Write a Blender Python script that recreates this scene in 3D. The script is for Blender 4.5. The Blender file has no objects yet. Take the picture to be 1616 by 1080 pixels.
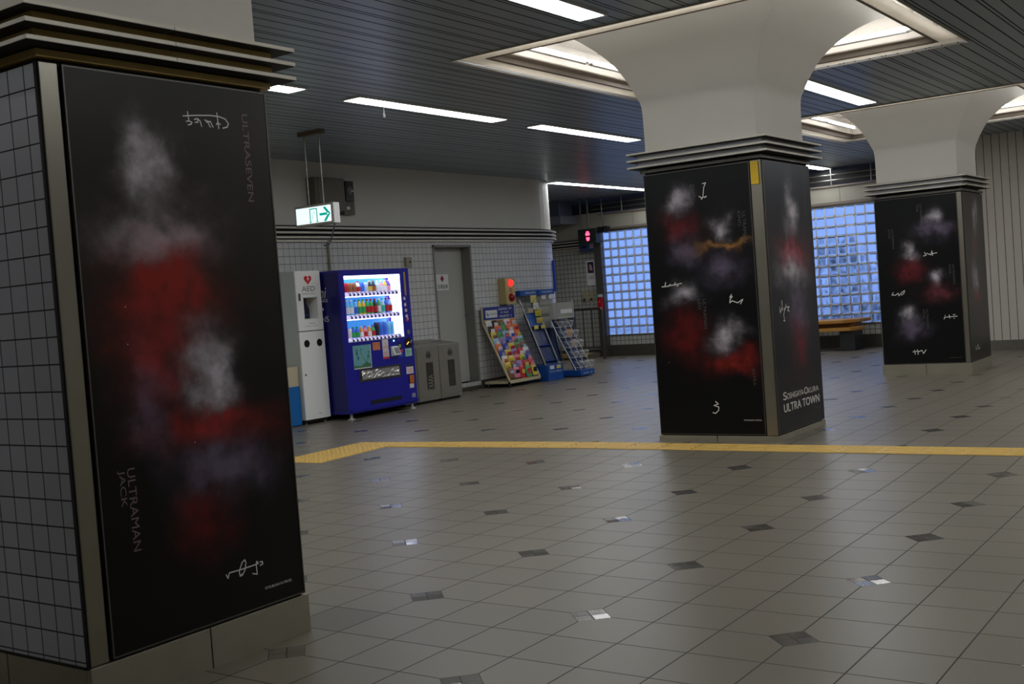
import bpy, math, random
from mathutils import Vector, Matrix
random.seed(7)
SC = bpy.context.scene
COL = SC.collection
# ------------------------------------------------------------------ camera
F_PX, YAW, PITCH, ROLL, CAM_H = 1791.3, .6146, -.0372, -.0739, 1.3627
def _axes():
    cy, sy = math.cos(YAW), math.sin(YAW)
    fwd = Vector((math.cos(PITCH)*cy, math.cos(PITCH)*sy, math.sin(PITCH)))
    r = fwd.cross(Vector((0, 0, 1))).normalized(); u = r.cross(fwd)
    c, s = math.cos(ROLL), math.sin(ROLL)
    return c*r+s*u, -s*r+c*u, -fwd
RX, UX, BX = _axes()
cam_d = bpy.data.cameras.new('camera'); cam = bpy.data.objects.new('camera', cam_d); COL.objects.link(cam)
cam_d.sensor_width = 36; cam_d.lens = F_PX/1616*36; cam_d.clip_start = .05; cam_d.clip_end = 200
cam.matrix_world = Matrix(((RX.x, UX.x, BX.x, 0), (RX.y, UX.y, BX.y, 0), (RX.z, UX.z, BX.z, CAM_H), (0, 0, 0, 1)))
SC.camera = cam
# ------------------------------------------------------------------ world: dull blue daylight outside the glass block walls
w = bpy.data.worlds.new('outside'); SC.world = w; w.use_nodes = True
bg = w.node_tree.nodes['Background']; bg.inputs[0].default_value = (.25, .39, .84, 1); bg.inputs[1].default_value = 1.0
SC.view_settings.view_transform = 'Standard'; SC.view_settings.look = 'None'
SC.view_settings.gamma = 1; SC.view_settings.use_curve_mapping = False
SC.view_settings.exposure = 0.38
LAMP = 14.0        # strength of the ceiling tubes
COVE = 4.0        # strength of the tubes above the pillars
# ------------------------------------------------------------------ helpers
def _ray(px, py): return RX*((px-808)/F_PX)+UX*((540-py)/F_PX)-BX
CAM = Vector((0, 0, CAM_H))
def at_z(px, py, z=0.): d = _ray(px, py); return CAM+d*((z-CAM_H)/d.z)
def at_x(px, py, x): d = _ray(px, py); return CAM+d*(x/d.x)
def at_y(px, py, y): d = _ray(px, py); return CAM+d*(y/d.y)

def lin(c):
    c = c/255.
    return c/12.92 if c <= .04045 else ((c+.055)/1.055)**2.4
def rgb(r, g, b): return (lin(r), lin(g), lin(b), 1)

MATS = {}
def mat(name, col=(.5, .5, .5, 1), rough=.5, metal=0., spec=.5, emit=None, es=0., trans=0., noise=0., nscale=20., bump=0., ior=1.45, alpha=1.):
    if name in MATS: return MATS[name]
    m = bpy.data.materials.new(name); m.use_nodes = True; nt = m.node_tree; b = nt.nodes['Principled BSDF']
    if len(col) == 3: col = (*col, 1)
    b.inputs['Base Color'].default_value = col; b.inputs['Roughness'].default_value = rough
    b.inputs['Metallic'].default_value = metal; b.inputs['Specular IOR Level'].default_value = spec
    b.inputs['Transmission Weight'].default_value = trans; b.inputs['IOR'].default_value = ior
    b.inputs['Alpha'].default_value = alpha
    if emit: b.inputs['Emission Color'].default_value = (*emit[:3], 1); b.inputs['Emission Strength'].default_value = es
    if noise or bump:
        tc = nt.nodes.new('ShaderNodeTexCoord'); nz = nt.nodes.new('ShaderNodeTexNoise')
        nz.inputs['Scale'].default_value = nscale; nz.inputs['Detail'].default_value = 5
        nt.links.new(tc.outputs['Object'], nz.inputs['Vector'])
        if noise:
            mx = nt.nodes.new('ShaderNodeMix'); mx.data_type = 'RGBA'
            mx.inputs['A'].default_value = tuple(max(0, c*(1-noise)) for c in col[:3])+(1,)
            mx.inputs['B'].default_value = tuple(min(1, c*(1+noise)) for c in col[:3])+(1,)
            nt.links.new(nz.outputs['Fac'], mx.inputs['Factor']); nt.links.new(mx.outputs['Result'], b.inputs['Base Color'])
        if bump:
            bp = nt.nodes.new('ShaderNodeBump'); bp.inputs['Strength'].default_value = bump; bp.inputs['Distance'].default_value = .01
            nt.links.new(nz.outputs['Fac'], bp.inputs['Height']); nt.links.new(bp.outputs['Normal'], b.inputs['Normal'])
    MATS[name] = m; return m

class NB:   # tiny node builder
    def __init__(s, m): s.nt = m.node_tree
    def n(s, t, **k):
        x = s.nt.nodes.new(t)
        for a, v in k.items(): setattr(x, a, v)
        return x
    def link(s, a, b): s.nt.links.new(a, b)
    def m(s, op, a, b=None, c=None):
        x = s.nt.nodes.new('ShaderNodeMath'); x.operation = op
        for i, v in enumerate((a, b, c)):
            if v is None: continue
            if isinstance(v, (int, float)): x.inputs[i].default_value = v
            else: s.nt.links.new(v, x.inputs[i])
        return x.outputs[0]
    def mix(s, f, a, b):
        x = s.nt.nodes.new('ShaderNodeMix'); x.data_type = 'RGBA'
        for k, v in (('Factor', f), ('A', a), ('B', b)):
            if isinstance(v, (int, float)): x.inputs[k].default_value = v
            elif isinstance(v, tuple): x.inputs[k].default_value = v
            else: s.nt.links.new(v, x.inputs[k])
        return x.outputs['Result']
    def edge(s, v, pitch, off, half):    # 1 near multiples of pitch
        t = s.m('FRACT', s.m('DIVIDE', s.m('SUBTRACT', v, off), pitch))
        d = s.m('MULTIPLY', s.m('SUBTRACT', .5, s.m('ABSOLUTE', s.m('SUBTRACT', t, .5))), pitch)
        return s.m('LESS_THAN', d, half)

def tile_mat(name, col, grout, pu, pv, ou, ov, half, rough=.3, var=.05):
    m = mat(name, col, rough); b = m.node_tree.nodes['Principled BSDF']; N = NB(m)
    uv = N.n('ShaderNodeUVMap'); sp = N.n('ShaderNodeSeparateXYZ'); N.link(uv.outputs[0], sp.inputs[0])
    u, v = sp.outputs[0], sp.outputs[1]
    g = N.m('MAXIMUM', N.edge(u, pu, ou, half), N.edge(v, pv, ov, half))
    cu = N.m('FLOOR', N.m('DIVIDE', N.m('SUBTRACT', u, ou), pu)); cv = N.m('FLOOR', N.m('DIVIDE', N.m('SUBTRACT', v, ov), pv))
    cx = N.n('ShaderNodeCombineXYZ'); N.link(cu, cx.inputs[0]); N.link(cv, cx.inputs[1])
    wn = N.n('ShaderNodeTexWhiteNoise'); N.link(cx.outputs[0], wn.inputs['Vector'])
    c1 = N.mix(wn.outputs['Value'], tuple(c*(1-var) for c in col[:3])+(1,), tuple(c*(1+var) for c in col[:3])+(1,))
    N.link(N.mix(g, c1, grout), b.inputs['Base Color'])
    N.link(N.m('ADD', N.m('MULTIPLY', g, .5), rough), b.inputs['Roughness'])
    bp = N.n('ShaderNodeBump'); bp.inputs['Distance'].default_value = .004; bp.inputs['Strength'].default_value = .6
    N.link(N.m('SUBTRACT', 1., g), bp.inputs['Height']); N.link(bp.outputs['Normal'], b.inputs['Normal'])
    return m

WL = {}
def wl(o): return WL.get(o.name, Vector((0, 0, 0))) if o else Vector((0, 0, 0))
def tag(o, label=None, cat=None, group=None, kind=None):
    if label: o['label'] = label
    if cat: o['category'] = cat
    if group: o['group'] = group
    if kind: o['kind'] = kind
    return o
def thing(name, loc, label, cat, group=None, kind=None):
    o = bpy.data.objects.new(name, None); COL.objects.link(o); o.location = loc; o.empty_display_size = .1
    WL[o.name] = Vector(loc); return tag(o, label, cat, group, kind)

class MB:
    def __init__(s): s.v, s.f, s.uv, s.mi, s.sm = [], [], [], [], []
    def face(s, pts, uv=None, mi=0, smooth=False):
        i = len(s.v); s.v += [tuple(p) for p in pts]; s.f.append(tuple(range(i, i+len(pts)))); s.uv.append(uv or [(0, 0)]*len(pts)); s.mi.append(mi); s.sm.append(smooth)
        return s
    def idx(s, verts, faces, mi=0, smooth=False):
        i = len(s.v); s.v += [tuple(p) for p in verts]
        for f in faces: s.f.append(tuple(i+k for k in f)); s.uv.append([(0, 0)]*len(f)); s.mi.append(mi); s.sm.append(smooth)
        return s
    def box(s, x0, x1, y0, y1, z0, z1, mi=0):
        if x0 > x1: x0, x1 = x1, x0
        if y0 > y1: y0, y1 = y1, y0
        if z0 > z1: z0, z1 = z1, z0
        v = [(x, y, z) for z in (z0, z1) for y in (y0, y1) for x in (x0, x1)]
        i = len(s.v); s.v += v
        for f in ((0, 2, 3, 1), (4, 5, 7, 6), (0, 1, 5, 4), (2, 6, 7, 3), (0, 4, 6, 2), (1, 3, 7, 5)):
            s.f.append(tuple(i+k for k in f)); s.mi.append(mi); s.sm.append(False)
            uv = []
            for k in f:
                p = v[k]
                if f in ((0, 4, 6, 2), (1, 3, 7, 5)): uv.append((p[1], p[2]))
                elif f in ((0, 1, 5, 4), (2, 6, 7, 3)): uv.append((p[0], p[2]))
                else: uv.append((p[0], p[1]))
            s.uv.append(uv)
        return s
    def tube(s, a, b, r, n=10, mi=0, r2=None, cap=True):
        a, b = Vector(a), Vector(b); d = (b-a).normalized()
        t = Vector((0, 0, 1)) if abs(d.z) < .9 else Vector((1, 0, 0)); u = d.cross(t).normalized(); w_ = d.cross(u)
        r2 = r if r2 is None else r2; vs = []
        for p, rr in ((a, r), (b, r2)):
            for k in range(n): an = 2*math.pi*k/n; vs.append(p+u*(rr*math.cos(an))+w_*(rr*math.sin(an)))
        i = len(s.v); s.v += [tuple(p) for p in vs]
        for k in range(n):
            s.f.append((i+k, i+(k+1) % n, i+n+(k+1) % n, i+n+k)); s.uv.append([(0, 0)]*4); s.mi.append(mi); s.sm.append(True)
        if cap:
            s.f.append(tuple(i+k for k in range(n-1, -1, -1))); s.uv.append([(0, 0)]*n); s.mi.append(mi); s.sm.append(False)
            s.f.append(tuple(i+n+k for k in range(n))); s.uv.append([(0, 0)]*n); s.mi.append(mi); s.sm.append(False)
        return s
    def path(s, pts, r, n=8, mi=0):
        for a, b in zip(pts, pts[1:]): s.tube(a, b, r, n, mi)
        for p in pts[1:-1]: s.ball(p, r, mi, 6)
        return s
    def ball(s, c, r, mi=0, n=10, sz=1.):
        c = Vector(c); vs = []; m_ = n//2+1
        for j in range(1, m_):
            th = math.pi*j/m_
            for k in range(n): ph = 2*math.pi*k/n; vs.append(c+Vector((r*math.sin(th)*math.cos(ph), r*math.sin(th)*math.sin(ph), r*sz*math.cos(th))))
        vs.append(c+Vector((0, 0, r*sz))); vs.append(c-Vector((0, 0, r*sz))); fs = []
        for j in range(m_-2):
            for k in range(n): fs.append((j*n+k, (j+1)*n+k, (j+1)*n+(k+1) % n, j*n+(k+1) % n))
        t, b = len(vs)-2, len(vs)-1
        for k in range(n): fs.append((t, k, (k+1) % n)); fs.append((b, (m_-2)*n+(k+1) % n, (m_-2)*n+k))
        return s.idx(vs, fs, mi, True)
    def lathe(s, c, prof, n=14, mi=0):   # prof (r,z)
        c = Vector(c); vs = [c+Vector((r*math.cos(2*math.pi*k/n), r*math.sin(2*math.pi*k/n), z)) for r, z in prof for k in range(n)]
        fs = [(j*n+k, j*n+(k+1) % n, (j+1)*n+(k+1) % n, (j+1)*n+k) for j in range(len(prof)-1) for k in range(n)]
        fs.append(tuple(range(n-1, -1, -1))); fs.append(tuple((len(prof)-1)*n+k for k in range(n)))
        return s.idx(vs, fs, mi, True)
    def prism(s, poly, vec, mi=0):       # poly: 3-D points, extruded by vec
        vec = Vector(vec); a = [Vector(p) for p in poly]; b = [p+vec for p in a]; n = len(a)
        fs = [tuple(range(n)), tuple(range(2*n-1, n-1, -1))]+[(k, n+k, n+(k+1) % n, (k+1) % n) for k in range(n)]
        return s.idx(a+b, fs, mi)
    def build(s, name, m, parent=None, bev=0., seg=2):
        me = bpy.data.meshes.new(name); off = wl(parent)
        me.from_pydata([(x-off.x, y-off.y, z-off.z) for x, y, z in s.v], [], s.f)
        for mm in (m if isinstance(m, (list, tuple)) else [m]): me.materials.append(mm)
        uvl = me.uv_layers.new(name='UVMap'); k = 0
        for p, u, mi, sm in zip(me.polygons, s.uv, s.mi, s.sm):
            p.material_index = mi; p.use_smooth = sm
            for j in range(len(u)): uvl.data[p.loop_start+j].uv = u[j]
        if any(s.sm):
            try: me.set_sharp_from_angle(angle=math.radians(40))
            except Exception: pass
        o = bpy.data.objects.new(name, me); COL.objects.link(o)
        if parent: o.parent = parent
        WL[o.name] = off.copy()
        if bev:
            md = o.modifiers.new('bevel', 'BEVEL'); md.width = bev; md.segments = seg; md.limit_method = 'ANGLE'; md.angle_limit = math.radians(40)
            md.harden_normals = False
        return o
def mesh_thing(o, loc):   # put the origin of a top-level mesh at its base
    d = Vector(loc); o.data.transform(Matrix.Translation(-d)); o.location = d; WL[o.name] = d; return o

def text(body, p0, right, up, wid, hei, name='lettering', m=None, parent=None, thick=.0015, fit=True, shear=0.):
    """flat raised lettering: p0 = lower left corner, right/up unit vectors, wid x hei in metres"""
    c = bpy.data.curves.new(name, 'FONT'); c.body = body; c.shear = shear
    o = bpy.data.objects.new(name, c); COL.objects.link(o); bpy.context.view_layer.update()
    me = bpy.data.meshes.new_from_object(o.evaluated_get(bpy.context.evaluated_depsgraph_get()))
    bpy.data.objects.remove(o); bpy.data.curves.remove(c)
    xs = [v.co.x for v in me.vertices]; ys = [v.co.y for v in me.vertices]
    if not xs: return None
    x0, x1, y0, y1 = min(xs), max(xs), min(ys), max(ys); sx, sy = wid/(x1-x0), hei/(y1-y0)
    right, up, p0 = Vector(right), Vector(up), Vector(p0); nrm = right.cross(up); off = wl(parent)
    for v in me.vertices: v.co = p0+right*((v.co.x-x0)*sx)+up*((v.co.y-y0)*sy)+nrm*thick-off
    me.name = name; me.materials.clear(); me.materials.append(m)
    o = bpy.data.objects.new(name, me); COL.objects.link(o); o.parent = parent; WL[o.name] = off.copy(); return o

def strokes(lines, to3, nrm, wdt, name, m, parent, ext=.0015):
    mb = MB(); nrm = Vector(nrm)
    for st in lines:
        P = [Vector(to3(*p))+nrm*ext for p in st]
        for a, b in zip(P, P[1:]):
            d = (b-a)
            if d.length < 1e-5: continue
            d.normalize(); sd = d.cross(nrm)*wdt/2; mb.face([a-sd, b-sd, b+sd, a+sd])
        for p in P:
            t = nrm.orthogonal().normalized(); q = nrm.cross(t)
            mb.face([p+nrm*.0002+(t*math.cos(k*math.pi/4)+q*math.sin(k*math.pi/4))*wdt/2 for k in range(8)])
    return mb.build(name, m, parent)
def ticks(p0, right, up, wid, hei, name, m, parent, rows=1, dens=.9, seed=1):
    """small print too small to read: rows of glyph-sized dashes"""
    rd = random.Random(seed); mb = MB(); right, up, p0 = Vector(right), Vector(up), Vector(p0); n = right.cross(up)*.001
    rh = hei/rows
    for r in range(rows):
        u = 0; gh = rh*.7; y = hei-(r+1)*rh+rh*.15
        while u < wid-gh*.8:
            if rd.random() < dens:
                for k in range(3):
                    if rd.random() < .5: a0, a1, b0, b1 = 0, .8, k*.38, k*.38+.2
                    else: a0, a1, b0, b1 = k*.3, k*.3+.17, 0, 1
                    q = lambda a, b: p0+right*(u+a*gh*.9)+up*(y+b*gh)+n*(1+.1*k)
                    mb.face([q(a0, b0), q(a1, b0), q(a1, b1), q(a0, b1)])
            u += gh*1.0
    return mb.build(name, m, parent) if mb.f else None
def sheet(p0, right, up, wid, hei, th, name, m, parent):   # thin plate
    right, up, p0 = Vector(right), Vector(up), Vector(p0); n = right.cross(up)
    a = [p0, p0+right*wid, p0+right*wid+up*hei, p0+up*hei]
    return MB().prism([q for q in a], n*th).build(name, m, parent)
X_, Y_, Z_ = Vector((1, 0, 0)), Vector((0, 1, 0)), Vector((0, 0, 1))

# ------------------------------------------------------------------ materials
white_paint = mat('white_paint', rgb(188, 186, 179), .55, noise=.03, nscale=3)
cove_white = mat('cove_white', rgb(238, 235, 228), .6)
steel = mat('brushed_steel', rgb(150, 146, 136), .38, .85, noise=.12, nscale=8)
steel_dark = mat('dull_steel', rgb(105, 102, 96), .42, .8, noise=.15, nscale=6)
steel_post = mat('stainless_post', rgb(160, 154, 140), .3, .9, noise=.1, nscale=4)
bronze = mat('bronze_band', rgb(190, 162, 96), .4, .35, noise=.15, nscale=5)
lip_metal = mat('ledge_metal', rgb(196, 190, 176), .45, .4, noise=.12, nscale=12)
steel_band = mat('steel_band', rgb(170, 170, 172), .4, .4)
dark = mat('dark_gap', rgb(28, 27, 26), .7)
black = mat('black_plastic', rgb(20, 20, 22), .35)
white_pl = mat('white_plastic', rgb(220, 220, 218), .4)
white_ink = mat('white_ink', rgb(235, 232, 225), .5)
plinth_m = mat('plinth_metal', rgb(156, 149, 131), .42, .35, noise=.2, nscale=4)
tube_m = mat('lit_tube', (1, 1, 1), .5, emit=(.94, .97, 1.), es=LAMP)
cove_tube_m = mat('lit_cove_tube', (1, 1, 1), .5, emit=(1, .975, .95), es=COVE*2.2)
ring_m = mat('frame_brown', rgb(120, 108, 98), .5, .2)
ring_light = mat('frame_pale', rgb(196, 184, 172), .5, .1)
ceil_trim = mat('cove_lip', rgb(190, 182, 172), .5, .1)

# ------------------------------------------------------------------ floor
def floor_z(x, y):
    def sm(t): t = max(0, min(1, t)); return t*t*(3-2*t)
    a = .05*sm((x-6.9)/1.9)*(1-sm((x-9.9)/3.2)); b = 1-sm((y-5)/4.5)
    return a*b
def make_floor():
    xs = [-4]+[i*.5 for i in range(12, 28)]+[22.2]; ys = [-5, -1, 1, 2, 3, 4, 5]+[5+.5*i for i in range(1, 11)]+[12, 15]
    vs = [(x, y, floor_z(x, y)) for y in ys for x in xs]; n = len(xs)
    fs = [(j*n+i, j*n+i+1, (j+1)*n+i+1, (j+1)*n+i) for j in range(len(ys)-1) for i in range(n-1)]
    m = mat('floor_tiles', rgb(150, 140, 124), .3); N = NB(m); b = m.node_tree.nodes['Principled BSDF']
    g = N.n('ShaderNodeNewGeometry'); sp = N.n('ShaderNodeSeparateXYZ'); N.link(g.outputs['Position'], sp.inputs[0]); x, y = sp.outputs[0], sp.outputs[1]
    OX, OY = 4.05, 1.655
    joint = N.m('MAXIMUM', N.edge(x, .3, OX, .003), N.edge(y, .3, OY, .003))
    dx = N.m('SUBTRACT', N.m('MULTIPLY', N.m('FRACT', N.m('DIVIDE', N.m('SUBTRACT', x, OX-.45), .9)), .9), .45)
    dy = N.m('SUBTRACT', N.m('MULTIPLY', N.m('FRACT', N.m('DIVIDE', N.m('SUBTRACT', y, OY-.45), .9)), .9), .45)
    u, v = N.m('ADD', dx, dy), N.m('SUBTRACT', dx, dy); au, av = N.m('ABSOLUTE', u), N.m('ABSOLUTE', v)
    mx = N.m('MAXIMUM', au, av); dia = N.m('LESS_THAN', mx, .105); dia_in = N.m('LESS_THAN', mx, .101)
    cross = N.m('LESS_THAN', N.m('MINIMUM', au, av), .0035)
    dline = N.m('MULTIPLY', dia, N.m('MAXIMUM', cross, N.m('SUBTRACT', 1., dia_in)))
    line = N.m('MAXIMUM', dline, N.m('MULTIPLY', joint, N.m('SUBTRACT', 1., dia)))
    # one value per tile
    cc = N.n('ShaderNodeCombineXYZ'); N.link(N.m('FLOOR', N.m('DIVIDE', N.m('SUBTRACT', x, OX), .3)), cc.inputs[0]); N.link(N.m('FLOOR', N.m('DIVIDE', N.m('SUBTRACT', y, OY), .3)), cc.inputs[1])
    wn = N.n('ShaderNodeTexWhiteNoise'); N.link(cc.outputs[0], wn.inputs['Vector'])
    nz = N.n('ShaderNodeTexNoise'); nz.inputs['Scale'].default_value = 260; nz.inputs['Detail'].default_value = 3; N.link(g.outputs['Position'], nz.inputs['Vector'])
    n2 = N.n('ShaderNodeTexNoise'); n2.inputs['Scale'].default_value = 1.1; n2.inputs['Detail'].default_value = 4; N.link(g.outputs['Position'], n2.inputs['Vector'])
    c1 = N.mix(wn.outputs['Value'], rgb(124, 117, 102), rgb(133, 125, 109))
    c2 = N.mix(N.m('MULTIPLY', nz.outputs['Fac'], .55), c1, rgb(86, 81, 72))
    c3 = N.mix(N.m('MULTIPLY', n2.outputs['Fac'], .35), c2, rgb(108, 99, 85))
    dk = N.m('MULTIPLY', N.m('COMPARE', x, 3.60, .15), N.m('COMPARE', y, 3.605, .15)); c3 = N.mix(N.m('MULTIPLY', dk, .5), c3, rgb(70, 67, 62))   # one darker tile
    # metal insets, four small plates each, every plate tilted its own way
    c4 = N.mix(dia, c3, rgb(118, 114, 106)); c5 = N.mix(line, c4, rgb(50, 47, 42)); N.link(c5, b.inputs['Base Color'])
    N.link(N.m('MULTIPLY', dia_in, .55), b.inputs['Metallic'])
    r = N.m('ADD', .27, N.m('MULTIPLY', nz.outputs['Fac'], .16)); r2 = N.m('ADD', N.m('MULTIPLY', r, N.m('SUBTRACT', 1., dia)), N.m('MULTIPLY', dia, .16))
    N.link(N.m('ADD', r2, N.m('MULTIPLY', line, .4)), b.inputs['Roughness'])
    bp = N.n('ShaderNodeBump'); bp.inputs['Distance'].default_value = .0015; bp.inputs['Strength'].default_value = .5
    h = N.m('ADD', N.m('SUBTRACT', 1., line), N.m('MULTIPLY', nz.outputs['Fac'], N.m('SUBTRACT', .35, N.m('MULTIPLY', dia, .35))))
    N.link(h, bp.inputs['Height'])
    # random tilt per plate / tile
    pc = N.n('ShaderNodeCombineXYZ')
    N.link(N.m('ADD', N.m('FLOOR', N.m('DIVIDE', x, .3)), N.m('MULTIPLY', N.m('SIGN', u), .21)), pc.inputs[0]); N.link(N.m('ADD', N.m('FLOOR', N.m('DIVIDE', y, .3)), N.m('MULTIPLY', N.m('SIGN', v), .21)), pc.inputs[1])
    pcx = N.n('ShaderNodeCombineXYZ'); N.link(N.m('ADD', N.m('ROUND', N.m('DIVIDE', N.m('SUBTRACT', x, OX), .9)), N.m('MULTIPLY', N.m('SIGN', u), .2)), pcx.inputs[0]); N.link(N.m('ADD', N.m('ROUND', N.m('DIVIDE', N.m('SUBTRACT', y, OY), .9)), N.m('MULTIPLY', N.m('SIGN', v), .2)), pcx.inputs[1])
    wn2 = N.n('ShaderNodeTexWhiteNoise'); N.link(pcx.outputs[0], wn2.inputs['Vector'])
    vs_ = N.n('ShaderNodeVectorMath', operation='SUBTRACT'); N.link(wn2.outputs['Color'], vs_.inputs[0]); vs_.inputs[1].default_value = (.5, .5, .5)
    sc = N.n('ShaderNodeVectorMath', operation='SCALE'); N.link(vs_.outputs[0], sc.inputs[0]); N.link(N.m('MULTIPLY', dia_in, .10), sc.inputs['Scale'])
    ad = N.n('ShaderNodeVectorMath', operation='ADD'); N.link(bp.outputs['Normal'], ad.inputs[0]); N.link(sc.outputs[0], ad.inputs[1])
    nm = N.n('ShaderNodeVectorMath', operation='NORMALIZE'); N.link(ad.outputs[0], nm.inputs[0]); N.link(nm.outputs[0], b.inputs['Normal'])
    o = MB().idx(vs, fs, 0, True).build('floor', m); tag(o, kind='structure'); return o
make_floor()

# yellow tactile paving
yel = mat('tactile_yellow', rgb(212, 174, 90), .5, noise=.12, nscale=14)
def tactile(x0, x1, y0, y1, dots, label, gap=.0015):
    t = thing('tactile_paving_tile', ((x0+x1)/2, (y0+y1)/2, floor_z((x0+x1)/2, (y0+y1)/2)), label, 'tactile paving', 'yellow tactile paving tiles laid in the floor')
    mb = MB(); nx = 2
    def zz(x, y): return floor_z(x, y)
    xs = [x0+gap, x1-gap]; ys = [y0+gap, y1-gap]
    a = [(xs[0], ys[0]), (xs[1], ys[0]), (xs[1], ys[1]), (xs[0], ys[1])]
    mb.idx([(x, y, zz(x, y)-.002) for x, y in a]+[(x, y, zz(x, y)+.003) for x, y in a], [(4, 5, 6, 7), (0, 1, 5, 4), (1, 2, 6, 5), (2, 3, 7, 6), (3, 0, 4, 7)])
    if dots:
        n = 5
        for i in range(n):
            for j in range(n):
                x = x0+(x1-x0)*(i+.5)/n; y = y0+(y1-y0)*(j+.5)/n
                mb.lathe((x, y, zz(x, y)), [(.017, .002), (.014, .007), (.006, .008)], 8)
    else:
        for i in range(4):
            x = x0+(x1-x0)*(i+.5)/4
            mb.prism([(x-.017, y0+.02, zz(x, y0)+.002), (x+.017, y0+.02, zz(x, y0)+.002), (x+.011, y0+.024, zz(x, y0)+.008), (x-.011, y0+.024, zz(x, y0)+.008)], (0, y1-y0-.04, zz(x, y1)-zz(x, y0)))
    mb.build('tile_body', yel, t)
k = 0
yy = 7.44
NUM = 'first second third fourth fifth sixth seventh eighth ninth tenth eleventh twelfth thirteenth fourteenth fifteenth sixteenth seventeenth eighteenth nineteenth twentieth'.split()+['twenty-'+q for q in 'first second third fourth fifth sixth'.split()]
while yy > .2:
    tactile(8.27, 8.57, yy-.3, yy, False, 'yellow ribbed guide tile in the long strip, %s to the right of the dotted turn' % NUM[k]); yy -= .3; k += 1
for i in range(4):
    for j in range(2): tactile(7.37+.3*i, 7.67+.3*i, 7.44+.3*j, 7.74+.3*j, True, 'yellow dotted warning tile at the strip turn, %s row, %s from the left' % (('front', 'back')[j], NUM[i]))
for i in range(6): tactile(7.37, 7.67, 8.04+.3*i, 8.34+.3*i, False, 'yellow ribbed guide tile leading behind the nearest pillar, %s past the dotted turn' % NUM[i])

# ------------------------------------------------------------------ ceiling
ZC = 3.38
coves = [(2.9, 4.09), (9.23, 4.09), (15.59, 4.09)]; HC = 1.65
def make_ceiling():
    m = mat('ceiling_slats', rgb(150, 163, 174), .36, .35); N = NB(m); b = m.node_tree.nodes['Principled BSDF']
    g = N.n('ShaderNodeNewGeometry'); sp = N.n('ShaderNodeSeparateXYZ'); N.link(g.outputs['Position'], sp.inputs[0]); y = sp.outputs[1]
    ln = None
    for off, half in ((5.456, .006), (5.565, .006), (5.600, .006), (5.716, .007)):
        e = N.edge(y, .4, off, half); ln = e if ln is None else N.m('MAXIMUM', ln, e)
    N.link(N.mix(ln, rgb(150, 163, 174), rgb(16, 17, 18)), b.inputs['Base Color'])
    N.link(N.m('ADD', .34, N.m('MULTIPLY', ln, .5)), b.inputs['Roughness'])
    N.link(N.m('MULTIPLY', N.m('SUBTRACT', 1., ln), .25), b.inputs['Metallic'])
    mb = MB(); X0, X1, Yb, Ye = -4, 21.0, -5, 15.
    xs = [X0]
    for cx, cy in coves: xs += [cx-HC, cx+HC]
    xs += [X1]
    for i in range(len(xs)-1):
        if i % 2 == 0: mb.box(xs[i], xs[i+1], Yb, Ye, ZC, ZC+.04)
        else:
            mb.box(xs[i], xs[i+1], Yb, 4.09-HC, ZC, ZC+.04); mb.box(xs[i], xs[i+1], 4.09+HC, Ye, ZC, ZC+.04)
    tag(mb.build('ceiling', m), kind='structure')
make_ceiling()
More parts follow.
